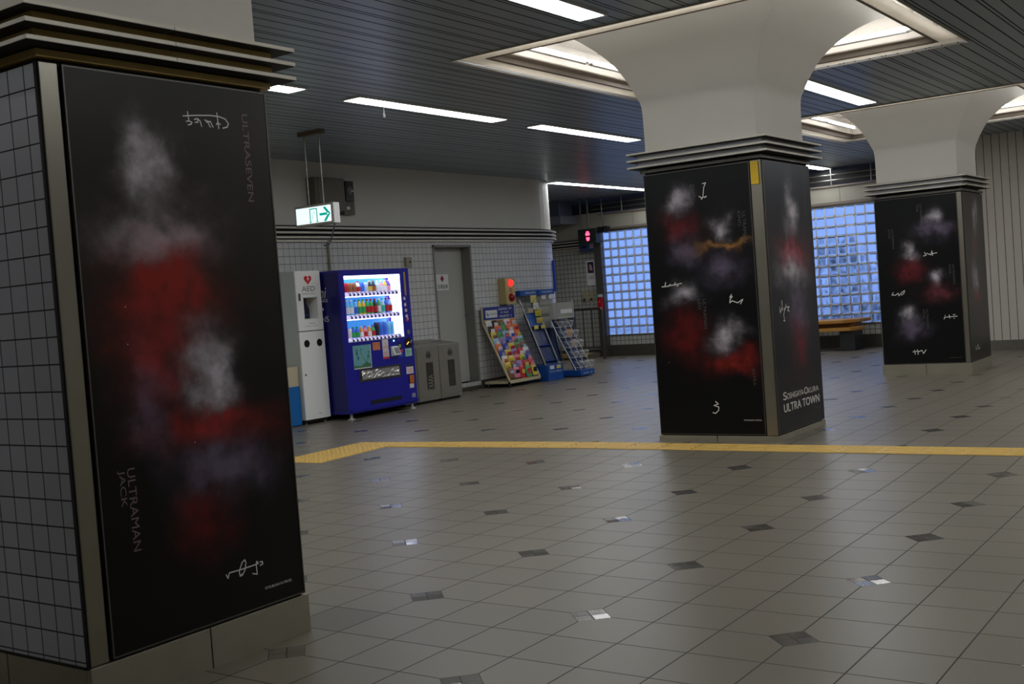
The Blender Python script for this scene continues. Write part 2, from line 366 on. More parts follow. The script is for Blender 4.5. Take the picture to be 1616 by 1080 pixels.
def cove(k, cx, cy):
    # recess above the pillar
    mb = MB(); h = HC; zt = 3.80
    for s in (-1, 1):
        mb.box(cx+s*h, cx+s*(h+.05), cy-h-.05, cy+h+.05, ZC+.04, zt); mb.box(cx-h, cx+h, cy+s*h, cy+s*(h+.05), ZC+.04, zt)
    mb.box(cx-h-.05, cx+h+.05, cy-h-.05, cy+h+.05, zt, zt+.04)
    tag(mb.build('trim_%d' % (3*k+1), cove_white), kind='structure')
    # bright lip round the opening
    mb = MB(); h0, h1 = HC+.02, HC-.07; z0, z1 = ZC-.012, ZC+.05
    c = [(-1, -1), (1, -1), (1, 1), (-1, 1)]
    for i in range(4):
        a, b = c[i], c[(i+1) % 4]
        P = lambda q, hh, z: (cx+q[0]*hh, cy+q[1]*hh, z)
        mb.face([P(a, h0, z0), P(b, h0, z0), P(b, h1+.08, z0), P(a, h1+.08, z0)][::-1])
        mb.face([P(a, h1+.08, z0), P(b, h1+.08, z0), P(b, h1+.05, z1), P(a, h1+.05, z1)][::-1])
        mb.face([P(a, h0, z0), P(b, h0, z0), P(b, h0, ZC+.01), P(a, h0, ZC+.01)])
    tag(mb.build('trim_%d' % (3*k+2), ceil_trim), kind='structure')
    dm = mat('translucent_strip', rgb(240, 236, 226), .6)
    if not dm.get('done'):
        nt = dm.node_tree; tr = nt.nodes.new('ShaderNodeBsdfTranslucent'); tr.inputs[0].default_value = rgb(245, 240, 230); ms = nt.nodes.new('ShaderNodeMixShader'); ms.inputs[0].default_value = .6
        nt.links.new(nt.nodes['Principled BSDF'].outputs[0], ms.inputs[1]); nt.links.new(tr.outputs[0], ms.inputs[2]); nt.links.new(ms.outputs[0], nt.nodes['Material Output'].inputs[0]); dm['done'] = 1
    mb = MB()
    for s in (-1, 1):
        mb.face([(cx+s*1.457, cy-1.62, ZC+.004), (cx+s*1.62, cy-1.62, ZC+.004), (cx+s*1.62, cy+1.62, ZC+.004), (cx+s*1.457, cy+1.62, ZC+.004)])
        mb.face([(cx-1.456, cy+s*1.457, ZC+.004), (cx-1.456, cy+s*1.62, ZC+.004), (cx+1.456, cy+s*1.62, ZC+.004), (cx+1.456, cy+s*1.457, ZC+.004)])
    tag(mb.build('trim_%d' % (3*k+41), dm), kind='structure')
    # inner brown baffle frame
    mb = MB(); a, b = 1.43, 1.455; zb, zu = ZC+.0, ZC+.065
    for s in (-1, 1):
        mb.box(cx+s*a, cx+s*b, cy-b, cy+b, zb+.006, zu); mb.box(cx-a, cx+a, cy+s*a, cy+s*b, zb+.006, zu); mb.box(cx+s*a, cx+s*b, cy-b, cy+b, zb, zb+.006, 1); mb.box(cx-a, cx+a, cy+s*a, cy+s*b, zb, zb+.006, 1)
        mb.box(cx+s*(a-.07), cx+s*a, cy-a, cy+a, zu-.012, zu); mb.box(cx-a, cx+a, cy+s*(a-.07), cy+s*a, zu-.012, zu)
    for sx in (-1, 1):
        for sy in (-1, 1): mb.box(cx+sx*(b-.03), cx+sx*b, cy+sy*(b-.03), cy+sy*b, zu, zt)
    tag(mb.build('trim_%d' % (3*k+3), [ring_light, ring_m]), kind='structure')
    nm = ('near', 'middle', 'far')[k]
    q = 1.33; zt_ = ZC+.15
    for s in (-1, 1):
        for t in (-1, 1):
            for ax in (0, 1):
                L0, L1 = (.04, 1.24) if t > 0 else (-1.24, -.04)
                if ax == 0: pa, pb = Vector((cx+L0, cy+s*q, zt_)), Vector((cx+L1, cy+s*q, zt_))
                else: pa, pb = Vector((cx+s*q, cy+L0, zt_)), Vector((cx+s*q, cy+L1, zt_))
                th = thing('fluorescent_tube', (pa+pb)/2, 'lit fluorescent tube in the ceiling recess of the %s pillar, %s side, %s half' % (nm, (('right', 'left') if ax == 0 else ('near', 'far'))[0 if s < 0 else 1], (('near', 'far') if ax == 0 else ('right', 'left'))[0 if t < 0 else 1]), 'light', 'fluorescent tubes in the pillar recesses')
                MB().tube(pa, pb, .019, 10).build('glass_tube', cove_tube_m, th)
                d = (pb-pa).normalized(); mb = MB()
                for p in (pa, pb): mb.box(p.x-.025, p.x+.025, p.y-.025, p.y+.025, p.z-.03, p.z-.019)
                mb.tube(pa-Vector((0, 0, .03)), pb-Vector((0, 0, .03)), .012, 6)
                mb.build('holder', white_pl, th)
for k, (cx, cy) in enumerate(coves): cove(k, cx, cy)

# ------------------------------------------------------------------ pillars
P_TILE = tile_mat('pillar_tiles', rgb(186, 188, 200), rgb(56, 54, 54), .1, .0975, .08, .18, .0028, .3, .04)
post_reflection_yellow = mat('reflection_yellow', rgb(236, 196, 40), .35)
def flare(cx, cy, name, t, h0, z0):
    prof = [(h0, z0), (h0+.003, 2.9), (.545, 3.02), (.575, 3.1), (.62, 3.2), (.68, 3.3), (.765, 3.4), (.875, 3.5), (.99, 3.575), (1.12, 3.635), (1.27, 3.685), (1.45, 3.72), (1.6, 3.735)]
    # denser, smooth
    pts = []
    for i in range(len(prof)-1):
        for j in range(4):
            tt = j/4.; p0 = prof[max(0, i-1)]; p1 = prof[i]; p2 = prof[i+1]; p3 = prof[min(len(prof)-1, i+2)]
            cr = lambda a, b, c_, d_: .5*((2*b)+(-a+c_)*tt+(2*a-5*b+4*c_-d_)*tt*tt+(-a+3*b-3*c_+d_)*tt**3)
            pts.append((cr(p0[0], p1[0], p2[0], p3[0]), cr(p0[1], p1[1], p2[1], p3[1])))
    pts.append(prof[-1]); mb = MB(); n = len(pts)
    for (ax, ay), (bx, by) in (((-1, -1), (1, -1)), ((1, -1), (1, 1)), ((1, 1), (-1, 1)), ((-1, 1), (-1, -1))):
        vs = []
        for h, z in pts: vs += [(cx+ax*h, cy+ay*h, z), (cx+bx*h, cy+by*h, z)]
        mb.idx(vs, [(2*i, 2*i+1, 2*i+3, 2*i+2) for i in range(n-1)], 0, True)
    mb.build(name, white_paint, t)
def pillar(x0, x1, y0, y1, zb, zpl, zt, label, face, lipz):
    cx, cy = (x0+x1)/2, (y0+y1)/2
    t = thing('pillar', (cx, cy, zb), label, 'pillar')
    e = .012
    MB().box(x0+e, x1-e, y0+e, y1-e, zb+.02, zt+.02).build('shaft', dark, t)
    # plinth: two plates a side with a joint
    mb = MB(); g = .003; o = .01
    for a, b in ((x0-o, cx-g), (cx+g, x1+o)):
        mb.box(a, b, y0-o, y0+.02, zb-.03, zpl); mb.box(a, b, y1-.02, y1+o, zb-.03, zpl)
    for a, b in ((y0+.02, cy-g), (cy+g, y1-.02)):
        mb.box(x0-o, x0+.02, a, b, zb-.03, zpl); mb.box(x1-.02, x1+o, a, b, zb-.03, zpl)
    mb.build('plinth', plinth_m, t, .002)
    # corner posts
    pw = .07
    for (px_, py_) in ((x0, y0), (x1, y0), (x0, y1), (x1, y1)):
        sx = 1 if px_ == x0 else -1; sy = 1 if py_ == y0 else -1
        if (px_, py_) == (x0, y0): w1, w2 = (.075, .014) if face == 'tile' else (.014, .095)
        else: w1 = w2 = .012
        MB().box(px_, px_+sx*w1, py_, py_+sy*w2, zpl+.004, zt).build('corner_post', steel_post, t, .003)
    # ledges
    z0 = zt; core = .02
    MB().box(x0-.02, x1+.02, y0-.02, y1+.02, zt+.012, zt+.040).build('lower_band', bronze if face == 'tile' else steel_dark, t, .002)
    MB().box(x0+.03, x1-.03, y0+.03, y1-.03, zt+.03, lipz[2]+.03).build('ledge_core', dark, t)
    for z in lipz:
        mb = MB(); p = .098
        for a, b in ((x0-p, cx-.0015), (cx+.0015, x1+p)):
            mb.box(a, b, y0-p, cy-.0015, z+.002, z+.017); mb.box(a, b, cy+.0015, y1+p, z+.002, z+.017)
            mb.box(a+.002, b-.002, y0-p+.002, y1+p-.002, z, z+.002, 1)
        mb.build('ledge', [lip_metal, dark], t)
    for z in lipz[:2]:
        MB().box(x0-.028, x1+.028, y0-.028, y1+.028, z+.017, z+.060).build('band', bronze if face == 'tile' else steel_band, t)
    flare(cx, cy, 'flared_capital', t, .51, lipz[2]+.017)
    return t
PL = pillar(2.36, 3.415, 3.6, 4.65, 0, .16, 2.318, 'nearest pillar, white tiled side and stainless corner, at the left', 'tile', (2.362, 2.422, 2.482))
PM = pillar(8.72, 9.79, 3.58, 4.65, .048, .095, 2.345, 'middle pillar beside the yellow guide strip, white flared top', 'plain', (2.398, 2.456, 2.514))
PR_ = pillar(15.05, 16.15, 3.55, 4.65, 0, .137, 2.305, 'farthest pillar, by the white panelled wall and the bench', 'plain', (2.375, 2.435, 2.495))
# tiled side of the nearest pillar (and its hidden faces)
mb = MB()
mb.face([(2.352, 4.64, .165), (2.352, 3.615, .165), (2.352, 3.615, 2.312), (2.352, 4.64, 2.312)], [(4.64, .165), (3.615, .165), (3.615, 2.312), (4.64, 2.312)])
mb.face([(3.423, 3.66, .165), (3.423, 4.64, .165), (3.423, 4.64, 2.312), (3.423, 3.66, 2.312)], [(3.66, .165), (4.64, .165), (4.64, 2.312), (3.66, 2.312)])
mb.face([(3.40, 4.658, .165), (2.37, 4.658, .165), (2.37, 4.658, 2.312), (3.40, 4.658, 2.312)], [(3.4, .165), (2.37, .165), (2.37, 2.312), (3.4, 2.312)])
o = mb.build('tile_cladding', P_TILE, PL)
md = o.modifiers.new('thick', 'SOLIDIFY'); md.thickness = .01; md.offset = -1
MB().box(2.350, 2.36, 3.6, 4.65, .155, .166).box(2.35, 2.36, 3.607, 3.6155, .16, 2.318).build('tile_edge', dark, PL)
MB().box(8.7075, 8.716, 3.60, 3.665, 2.15, 2.335).build('painted_reflection', post_reflection_yellow, PM)  # yellow reflection on the post, built as a coloured plate

# ------------------------------------------------------------------ posters
def poster_mat(name, base, blobs, seed, axes, rough=.32, top=None):
    """printed starfield with soft coloured clouds; blobs: (u, v, ru, rv, colour, strength)"""
    m = mat(name, base, rough, 0, .32); b = m.node_tree.nodes['Principled BSDF']; N = NB(m)
    uv = N.n('ShaderNodeUVMap'); nz = N.n('ShaderNodeTexNoise'); nz.inputs['Scale'].default_value = 3.2; nz.inputs['Detail'].default_value = 6; nz.inputs['Roughness'].default_value = .6
    of = N.n('ShaderNodeVectorMath', operation='ADD'); N.link(uv.outputs[0], of.inputs[0]); of.inputs[1].default_value = (seed*3.1, seed*1.7, 0); N.link(of.outputs[0], nz.inputs['Vector'])
    sb = N.n('ShaderNodeVectorMath', operation='SUBTRACT'); N.link(nz.outputs['Color'], sb.inputs[0]); sb.inputs[1].default_value = (.5, .5, .5)
    sc = N.n('ShaderNodeVectorMath', operation='SCALE'); N.link(sb.outputs[0], sc.inputs[0]); sc.inputs['Scale'].default_value = .42
    ad = N.n('ShaderNodeVectorMath', operation='ADD'); N.link(uv.outputs[0], ad.inputs[0]); N.link(sc.outputs[0], ad.inputs[1])
    sp = N.n('ShaderNodeSeparateXYZ'); N.link(ad.outputs[0], sp.inputs[0]); u, v = sp.outputs[0], sp.outputs[1]
    n3 = N.n('ShaderNodeTexNoise'); n3.inputs['Scale'].default_value = 9; n3.inputs['Detail'].default_value = 7; N.link(of.outputs[0], n3.inputs['Vector'])
    wisps = N.m('MAXIMUM', 0., N.m('SUBTRACT', N.m('MULTIPLY', n3.outputs['Fac'], 2.6), .35))
    c = base
    if top:
        s0 = N.n('ShaderNodeSeparateXYZ'); N.link(uv.outputs[0], s0.inputs[0]); mr = N.n('ShaderNodeMapRange'); N.link(s0.outputs[1], mr.inputs[0]); mr.inputs[1].default_value = .9; mr.inputs[2].default_value = 2.3
        c = N.mix(mr.outputs[0], base, top)
    for bu, bv, ru, rv, colr, st in blobs:
        d = N.m('ADD', N.m('POWER', N.m('DIVIDE', N.m('SUBTRACT', u, bu), ru), 2.), N.m('POWER', N.m('DIVIDE', N.m('SUBTRACT', v, bv), rv), 2.))
        f = N.m('MULTIPLY', N.m('MULTIPLY', N.m('EXPONENT', N.m('MULTIPLY', d, -1.4)), wisps), st)
        c = N.mix(N.m('MINIMUM', f, 1.), c, colr)
    vo = N.n('ShaderNodeTexVoronoi'); vo.inputs['Scale'].default_value = 11; N.link(of.outputs[0], vo.inputs['Vector'])
    vs = N.n('ShaderNodeSeparateXYZ'); N.link(vo.outputs['Color'], vs.inputs[0])
    star = N.m('LESS_THAN', vo.outputs['Distance'], N.m('MULTIPLY', N.m('POWER', vs.outputs[0], 5.), .034))
    c = N.mix(star, c, rgb(225, 225, 235))
    N.link(c, b.inputs['Base Color'])
    return m
RED, DRED, SIL, VIO, GOLD, BLU = rgb(150, 40, 32), rgb(92, 22, 22), rgb(196, 188, 196), rgb(104, 94, 114), rgb(170, 120, 62), rgb(60, 66, 120)
K0 = rgb(26, 24, 23)
m1 = poster_mat('poster_print_near', rgb(13, 12, 11), [(2.78, 1.98, .09, .14, SIL, .95), (2.80, 1.70, .24, .11, SIL, .75), (2.82, 1.50, .24, .22, RED, 1.1), (2.74, 1.24, .16, .20, RED, .8),
    (2.99, 1.16, .11, .14, SIL, 1.0), (2.70, 1.05, .09, .22, VIO, .8), (2.98, .93, .28, .10, RED, .9), (3.03, .76, .2, .12, VIO, 1.1), (2.93, .58, .14, .14, DRED, 1.0)], 1, 'x', top=rgb(52, 47, 38))  # top: brownish reflection painted into the upper print
m2 = poster_mat('poster_print_middle', rgb(12, 12, 13), [(4.33, 2.1, .09, .11, SIL, .7), (4.31, 1.86, .18, .13, DRED, 1.1), (4.30, 1.68, .13, .12, VIO, .7), (3.97, 1.84, .08, .10, SIL, .75), (3.95, 1.68, .24, .04, GOLD, .9), (3.96, 1.5, .18, .12, VIO, .7),
    (4.33, 1.3, .13, .09, SIL, .75), (4.34, .95, .18, .2, DRED, 1.1), (3.98, .93, .12, .10, SIL, .8), (3.92, .72, .22, .10, RED, .8)], 3, 'y')
m3 = poster_mat('poster_print_middle_side', rgb(22, 23, 32), [(9.28, 1.95, .12, .20, SIL, .9), (9.28, 1.6, .32, .13, rgb(160, 40, 60), .9), (9.22, 1.45, .28, .14, SIL, .7), (9.32, 1.1, .22, .2, VIO, .9), (9.32, .8, .17, .26, rgb(110, 22, 44), .9)], 5, 'x', top=rgb(36, 39, 50))
m4 = poster_mat('poster_print_far', rgb(14, 14, 15), [(3.91, 2.03, .09, .11, SIL, .9), (3.90, 1.84, .2, .11, VIO, 1.0), (4.24, 1.57, .09, .10, SIL, .9), (4.22, 1.38, .18, .13, rgb(110, 36, 44), 1.),
    (3.88, 1.25, .09, .10, SIL, .9), (3.88, 1.06, .22, .11, rgb(110, 54, 60), .9), (4.28, .78, .10, .11, SIL, .9), (4.24, .58, .18, .13, VIO, .9)], 8, 'y')
m5 = poster_mat('poster_print_far_side', rgb(34, 31, 30), [(15.68, 2.0, .13, .2, SIL, .45), (15.62, 1.66, .22, .16, rgb(90, 30, 28), .7), (15.5, 1.2, .15, .22, SIL, .4), (15.55, .95, .22, .08, rgb(120, 24, 30), .8)], 9, 'x')
name_ink = mat('name_ink', rgb(128, 108, 106), .5); name_ink_d = mat('name_ink_dim', rgb(84, 82, 84), .5); side_ink = mat('side_ink', rgb(95, 90, 90), .5)
def posterA(x0, x1, y, z0, z1, m, label):     # faces -Y
    t = thing('poster', ((x0+x1)/2, y, z0), label, 'poster')
    mb = MB(); mb.box(x0, x1, y-.008, y+.004, z0, z1); mb.build('print_panel', m, t)
    e = MB(); e.box(x0-.006, x0, y-.010, y+.004, z0-.006, z1+.006); e.box(x1, x1+.006, y-.010, y+.004, z0-.006, z1+.006); e.box(x0, x1, y-.010, y+.004, z0-.006, z0); e.box(x0, x1, y-.010, y+.004, z1, z1+.006)
    e.build('edging', steel_dark, t); return t
def posterB(y0, y1, x, z0, z1, m, label):     # faces -X
    t = thing('poster', (x, (y0+y1)/2, z0), label, 'poster')
    MB().box(x-.008, x+.004, y0, y1, z0, z1).build('print_panel', m, t)
    e = MB(); e.box(x-.010, x+.004, y0-.006, y0, z0-.006, z1+.006); e.box(x-.010, x+.004, y1, y1+.006, z0-.006, z1+.006); e.box(x-.010, x+.004, y0, y1, z0-.006, z0); e.box(x-.010, x+.004, y0, y1, z1, z1+.006)
    e.build('edging', steel_dark, t); return t
D_ = Vector((0, 0, -1))
T1 = posterA(2.452, 3.402, 3.6, .176, 2.308, m1, 'tall starry poster lettered down its edge on the nearest pillar beside its stainless corner')
yT = 3.592
toA = lambda yv: (lambda u, v: (u, yv, v))
toB = lambda xv: (lambda u, v: (xv, u, v))
strokes([[(2.965, 2.178), (3.031, 2.186), (3.102, 2.192), (3.15, 2.191), (3.179, 2.184), (3.194, 2.166), (3.186, 2.152), (3.163, 2.146)],
    [(2.989, 2.197), (2.991, 2.174), (2.993, 2.161), (2.979, 2.158)], [(2.993, 2.161), (3.007, 2.156), (3.001, 2.148), (2.987, 2.145)], [(3.02, 2.169), (3.036, 2.174), (3.037, 2.159), (3.023, 2.158)],
    [(3.036, 2.174), (3.049, 2.164), (3.054, 2.144)], [(3.072, 2.171), (3.088, 2.167), (3.091, 2.156)], [(3.08, 2.163), (3.1, 2.168), (3.112, 2.146)], [(3.091, 2.156), (3.098, 2.145)],
    [(3.137, 2.205), (3.139, 2.175), (3.141, 2.142)], [(3.13, 2.158), (3.138, 2.166), (3.151, 2.16)]], toA(yT), (0, -1, 0), .0048, 'autograph', white_ink, T1)
strokes([[(2.988, 0.348), (2.996, 0.332), (3.005, 0.352), (3.069, 0.351), (3.145, 0.353), (3.159, 0.355), (3.151, 0.365), (3.147, 0.354), (3.149, 0.312), (3.125, 0.32)],
    [(3.058, 0.325), (3.056, 0.347), (3.074, 0.378), (3.089, 0.386), (3.094, 0.374), (3.087, 0.346), (3.071, 0.327), (3.058, 0.325), (3.069, 0.332)],
    [(3.169, 0.358), (3.181, 0.357), (3.183, 0.347), (3.168, 0.344)]], toA(yT), (0, -1, 0), .0048, 'autograph', white_ink, T1)
# text turned clockwise: reads downwards (right = -Z), letter tops point to +X
text('ULTRASEVEN', (3.268, yT, 2.213), D_, X_, .363, .031, m=name_ink, parent=T1)
text('ULTRAMAN', (2.570, yT, .845), D_, X_, .31, .034, m=name_ink, parent=T1)
text('JACK', (2.527, yT, .843), D_, X_, .137, .033, m=name_ink, parent=T1)
text('\u00a9TSUBURAYA PROD.', (3.185, yT, .238), X_, Z_, .152, .0115, m=white_ink, parent=T1)
T2 = posterB(3.685, 4.638, 8.72, .112, 2.335, m2, 'black starry poster with white autographs on the middle pillar, left of its corner')
xT = 8.712
nY = Vector((0, -1, 0))
strokes([[(4.096, 2.208), (4.066, 2.212), (4.085, 2.18), (4.099, 2.103), (4.11, 2.081), (4.118, 2.084)], [(4.134, 2.106), (4.113, 2.093), (4.066, 2.1), (4.083, 2.09)]], toB(xT), (-1, 0, 0), .007, 'autograph', white_ink, T2)
strokes([[(4.499, 1.411), (4.509, 1.377), (4.537, 1.377)], [(4.509, 1.377), (4.35, 1.394)], [(4.455, 1.394), (4.479, 1.375)], [(4.409, 1.405), (4.418, 1.382)], [(4.396, 1.377), (4.381, 1.376)]], toB(xT), (-1, 0, 0), .008, 'autograph', white_ink, T2)
strokes([[(3.903, 1.271), (3.919, 1.249), (3.897, 1.255), (3.917, 1.233), (3.922, 1.204), (3.9, 1.219), (3.852, 1.2), (3.808, 1.226)], [(3.805, 1.226), (3.827, 1.191)]], toB(xT), (-1, 0, 0), .008, 'autograph', white_ink, T2)
strokes([[(4.11, 0.385), (4.085, 0.365), (4.127, 0.352), (4.084, 0.339), (4.086, 0.312), (4.117, 0.285), (4.141, 0.292)]], toB(xT), (-1, 0, 0), .008, 'autograph', white_ink, T2)
for s_, y_, z_, w_, h_ in (('ZOFFY', 4.208, 2.217, .136, .036), ('ULTRAMAN', 3.763, 1.943, .257, .028), ('KING', 3.804, 1.947, .119, .028), ('ULTRAMAN', 4.166, 1.249, .25, .026), ('LEO', 4.210, 1.249, .085, .026), ('ASTRA', 3.764, .657, .144, .026)):
    text(s_, (xT, y_, z_), D_, nY, w_, h_, m=name_ink_d, parent=T2)
text('\u00a9TSUBURAYA PROD.', (xT, 3.865, .222), nY, Z_, .157, .012, m=white_ink, parent=T2)
T3 = posterA(8.742, 9.772, 3.58, .112, 2.335, m3, 'black poster reading ULTRA TOWN on the side of the middle pillar')
yT3 = 3.572
strokes([[(8.903, 1.139), (8.906, 1.093), (8.953, 1.13)], [(8.957, 1.189), (8.957, 1.11)], [(8.987, 1.122), (9.02, 1.114), (9.045, 1.159), (8.978, 1.07), (8.997, 1.019), (8.97, 1.024)], [(9.041, 1.133), (9.111, 1.132), (9.071, 1.105), (9.105, 1.096)]], toA(yT3), (0, -1, 0), .009, 'autograph', white_ink, T3)
# small capitals: first letters taller
text('S', (8.856, yT3, .372), X_, Z_, .075, .064, m=white_ink, parent=T3); text('OSHIGAYA-', (8.938, yT3, .372), X_, Z_, .385, .048, m=white_ink, parent=T3)
text('O', (9.330, yT3, .370), X_, Z_, .08, .06, m=white_ink, parent=T3); text('KURA', (9.418, yT3, .370), X_, Z_, .255, .046, m=white_ink, parent=T3)
o = text('ULTRA TOWN', (8.858, yT3, .270), X_, Z_, .82, .068, m=white_ink, parent=T3)
o.modifiers.new('bold', 'SOLIDIFY').thickness = .002
text('\u00a9TSUBURAYA PROD.', (9.545, yT3, .219), X_, Z_, .165, .012, m=name_ink, parent=T3)
text('ULTRAMAN', (9.618, yT3, 2.22), D_, X_, .307, .03, m=side_ink, parent=T3)
T4 = posterB(3.61, 4.636, 15.05, .15, 2.298, m4, 'black starry poster with white autographs facing us on the farthest pillar')
xT4 = 15.042
strokes([[(4.037, 1.577), (4.019, 1.538), (4.05, 1.532)], [(4.011, 1.564), (3.958, 1.539), (3.944, 1.59), (3.938, 1.531)], [(3.946, 1.553), (3.885, 1.56)]], toB(xT4), (-1, 0, 0), .01, 'autograph', white_ink, T4)
strokes([[(4.465, 1.085), (4.482, 1.054), (4.435, 1.051), (4.402, 1.075), (4.394, 1.038), (4.359, 1.079), (4.316, 1.104), (4.329, 1.066), (4.361, 1.047)]], toB(xT4), (-1, 0, 0), .01, 'autograph', white_ink, T4)
strokes([[(3.842, 0.708), (3.825, 0.76), (3.831, 0.729), (3.78, 0.733), (3.68, 0.736)], [(3.779, 0.758), (3.771, 0.715)], [(3.728, 0.759), (3.704, 0.758)], [(3.721, 0.713), (3.715, 0.71)]], toB(xT4), (-1, 0, 0), .01, 'autograph', white_ink, T4)
strokes([[(4.259, 0.3), (4.185, 0.309)], [(4.236, 0.321), (4.229, 0.267)], [(4.2, 0.326), (4.192, 0.266)], [(4.185, 0.298), (4.143, 0.318), (4.124, 0.274), (4.09, 0.322)]], toB(xT4), (-1, 0, 0), .01, 'autograph', white_ink, T4)
for a, b_, y_, z_, w2 in (('ULTRAMAN', 'TIGA', 4.065, 2.2, .1), ('ULTRAMAN', 'DYNA', 4.44, 1.91, .12), ('ULTRAMAN', 'GAIA', 3.705, 1.4, .12), ('ULTRAMAN', 'AGUL', 4.06, .848, .12)):
    text(a, (xT4, y_, z_), D_, nY, .255, .026, m=side_ink, parent=T4); text(b_, (xT4, y_+.042, z_), D_, nY, w2, .026, m=side_ink, parent=T4)
text('\u00a9TSUBURAYA PROD.', (xT4, 3.81, .205), nY, Z_, .16, .012, m=name_ink, parent=T4)
T5 = posterA(15.085, 16.13, 3.55, .15, 2.298, m5, 'dim poster on the right side of the farthest pillar')
strokes([[(15.44, 2.18), (15.5, 2.14), (15.44, 2.13), (15.53, 2.17), (15.56, 2.15)]], toA(3.542), (0, -1, 0), .01, 'autograph', side_ink, T5)
strokes([[(15.3, .32), (15.36, .29), (15.31, .28)], [(15.38, .31), (15.44, .34), (15.43, .28), (15.55, .29)]], toA(3.542), (0, -1, 0), .01, 'autograph', white_ink, T5)

# ------------------------------------------------------------------ walls
W_TILE = tile_mat('wall_tiles', rgb(200, 200, 196), rgb(92, 90, 85), .1, .1, 0, .03, .003, .32, .04)
wall_paint = mat('wall_paint', rgb(206, 204, 195), .6, noise=.04, nscale=2)
baseb = mat('base_plate', rgb(92, 88, 80), .4, .5, noise=.15, nscale=5)
YW = 10.75
def arc_path():
    pts = [(3.0, YW), (13.22, YW)]; return pts
def strip(path, z0, z1, name, m, parent=None, u0=0., out=0., kind='structure', th=.0, flip=False):
    """vertical band along a plan path; out moves it towards the room (-Y side of an eastward path)"""
    mb = MB(); u = u0; P = []
    for i, (x, y) in enumerate(path):
        a = path[max(0, i-1)]; b = path[min(len(path)-1, i+1)]; dx, dy = b[0]-a[0], b[1]-a[1]; l = math.hypot(dx, dy) or 1
        P.append((x+dy/l*out, y-dx/l*out))
    Q = []
    for i, (x, y) in enumerate(path):
        a = path[max(0, i-1)]; b = path[min(len(path)-1, i+1)]; dx, dy = b[0]-a[0], b[1]-a[1]; l = math.hypot(dx, dy) or 1
        Q.append((x-dy/l*th, y+dx/l*th))
    for i in range(len(P)-1):
        l = math.hypot(path[i+1][0]-path[i][0], path[i+1][1]-path[i][1]); a, b, c, d = P[i], P[i+1], Q[i], Q[i+1]
        mb.face([(a[0], a[1], z0), (b[0], b[1], z0), (b[0], b[1], z1), (a[0], a[1], z1)], [(u, z0), (u+l, z0), (u+l, z1), (u, z1)], 0, len(path) > 3)
        if th or out:
            mb.face([(a[0], a[1], z1), (b[0], b[1], z1), (d[0], d[1], z1), (c[0], c[1], z1)]); mb.face([(c[0], c[1], z0), (d[0], d[1], z0), (b[0], b[1], z0), (a[0], a[1], z0)])
        u += l
    o = mb.build(name, m, parent)
    if kind and not parent: tag(o, kind=kind)
    return o, u
xc, rc = 16.2, 1.5
curve = [(xc+rc*math.sin(a), YW+rc-rc*math.cos(a)) for a in [math.pi/2*i/14 for i in range(15)]]
right_path = [(14.30, YW)]+curve+[(xc+rc, 15.)]
TH = .12
ZT = 2.32
# wall_back: tiles left of the door, over the door, right of the door with the rounded end; plain paint above
def join(name, objs):
    base = objs[0]
    for o in objs[1:]:
        pass
    return base
mb = MB()
def add_strip(mb, path, z0, z1, u0=0., mi=0, th=TH):
    u = u0; n = len(path); nr = []
    for i in range(n):
        a = path[max(0, i-1)]; b = path[min(n-1, i+1)]; dx, dy = b[0]-a[0], b[1]-a[1]; l = math.hypot(dx, dy); nr.append((dy/l, -dx/l))
    for i in range(n-1):
        (x0, y0), (x1, y1) = path[i], path[i+1]; l = math.hypot(x1-x0, y1-y0)
        mb.face([(x0, y0, z0), (x1, y1, z0), (x1, y1, z1), (x0, y0, z1)], [(u, z0), (u+l, z0), (u+l, z1), (u, z1)], mi, n > 3)
        c = (x0-nr[i][0]*th, y0-nr[i][1]*th); d = (x1-nr[i+1][0]*th, y1-nr[i+1][1]*th)
        mb.face([(d[0], d[1], z0), (c[0], c[1], z0), (c[0], c[1], z1), (d[0], d[1], z1)], None, mi, n > 3)
        mb.face([(x0, y0, z1), (x1, y1, z1), (d[0], d[1], z1), (c[0], c[1], z1)], None, mi)
        mb.face([(c[0], c[1], z0), (d[0], d[1], z0), (x1, y1, z0), (x0, y0, z0)], None, mi)
        u += l
    return u
DX0, DX1, DZ = 13.33, 14.28, 2.27
add_strip(mb, [(3.0, YW), (DX0, YW)], 0, ZT, 3.0)
add_strip(mb, [(DX0, YW), (DX1, YW)], DZ, ZT, DX0)
add_strip(mb, [(DX1, YW)]+curve+[(xc+rc, 15.)], 0, ZT, DX1)
add_strip(mb, [(3.0, YW)]+curve+[(xc+rc, 15.)], ZT, ZC+.02, 3.0, 1)
tag(mb.build('wall_back', [W_TILE, wall_paint]), kind='structure')
# louvred cornice
def louvre(path, name, z0=2.335, m=lip_metal):
    mb = MB()
    def ring(o0, o1, za, zb, mi):
        n = len(path); A, B = [], []
        for i in range(n):
            a = path[max(0, i-1)]; b = path[min(n-1, i+1)]; dx, dy = b[0]-a[0], b[1]-a[1]; l = math.hypot(dx, dy)
            A.append((path[i][0]+dy/l*o1, path[i][1]-dx/l*o1)); B.append((path[i][0]+dy/l*o0, path[i][1]-dx/l*o0))
        for i in range(n-1):
            mb.face([(*A[i], za), (*A[i+1], za), (*A[i+1], zb), (*A[i], zb)], None, mi, n > 3); mb.face([(*A[i], zb), (*A[i+1], zb), (*B[i+1], zb), (*B[i], zb)], None, mi)
            mb.face([(*B[i], za), (*B[i+1], za), (*A[i+1], za), (*A[i], za)], None, mi)
    ring(.0, .02, z0-.02, z0+.20, 1)
    for k in range(3): ring(.0, .09, z0+k*.062+.025, z0+k*.062+.050, 0)
    ring(.0, .035, z0-.02, z0+.012, 0)
    return tag(mb.build(name, [m, dark]), kind='structure')
louvre([(3.0, YW)]+curve+[(xc+rc, 15.)], 'trim_20')
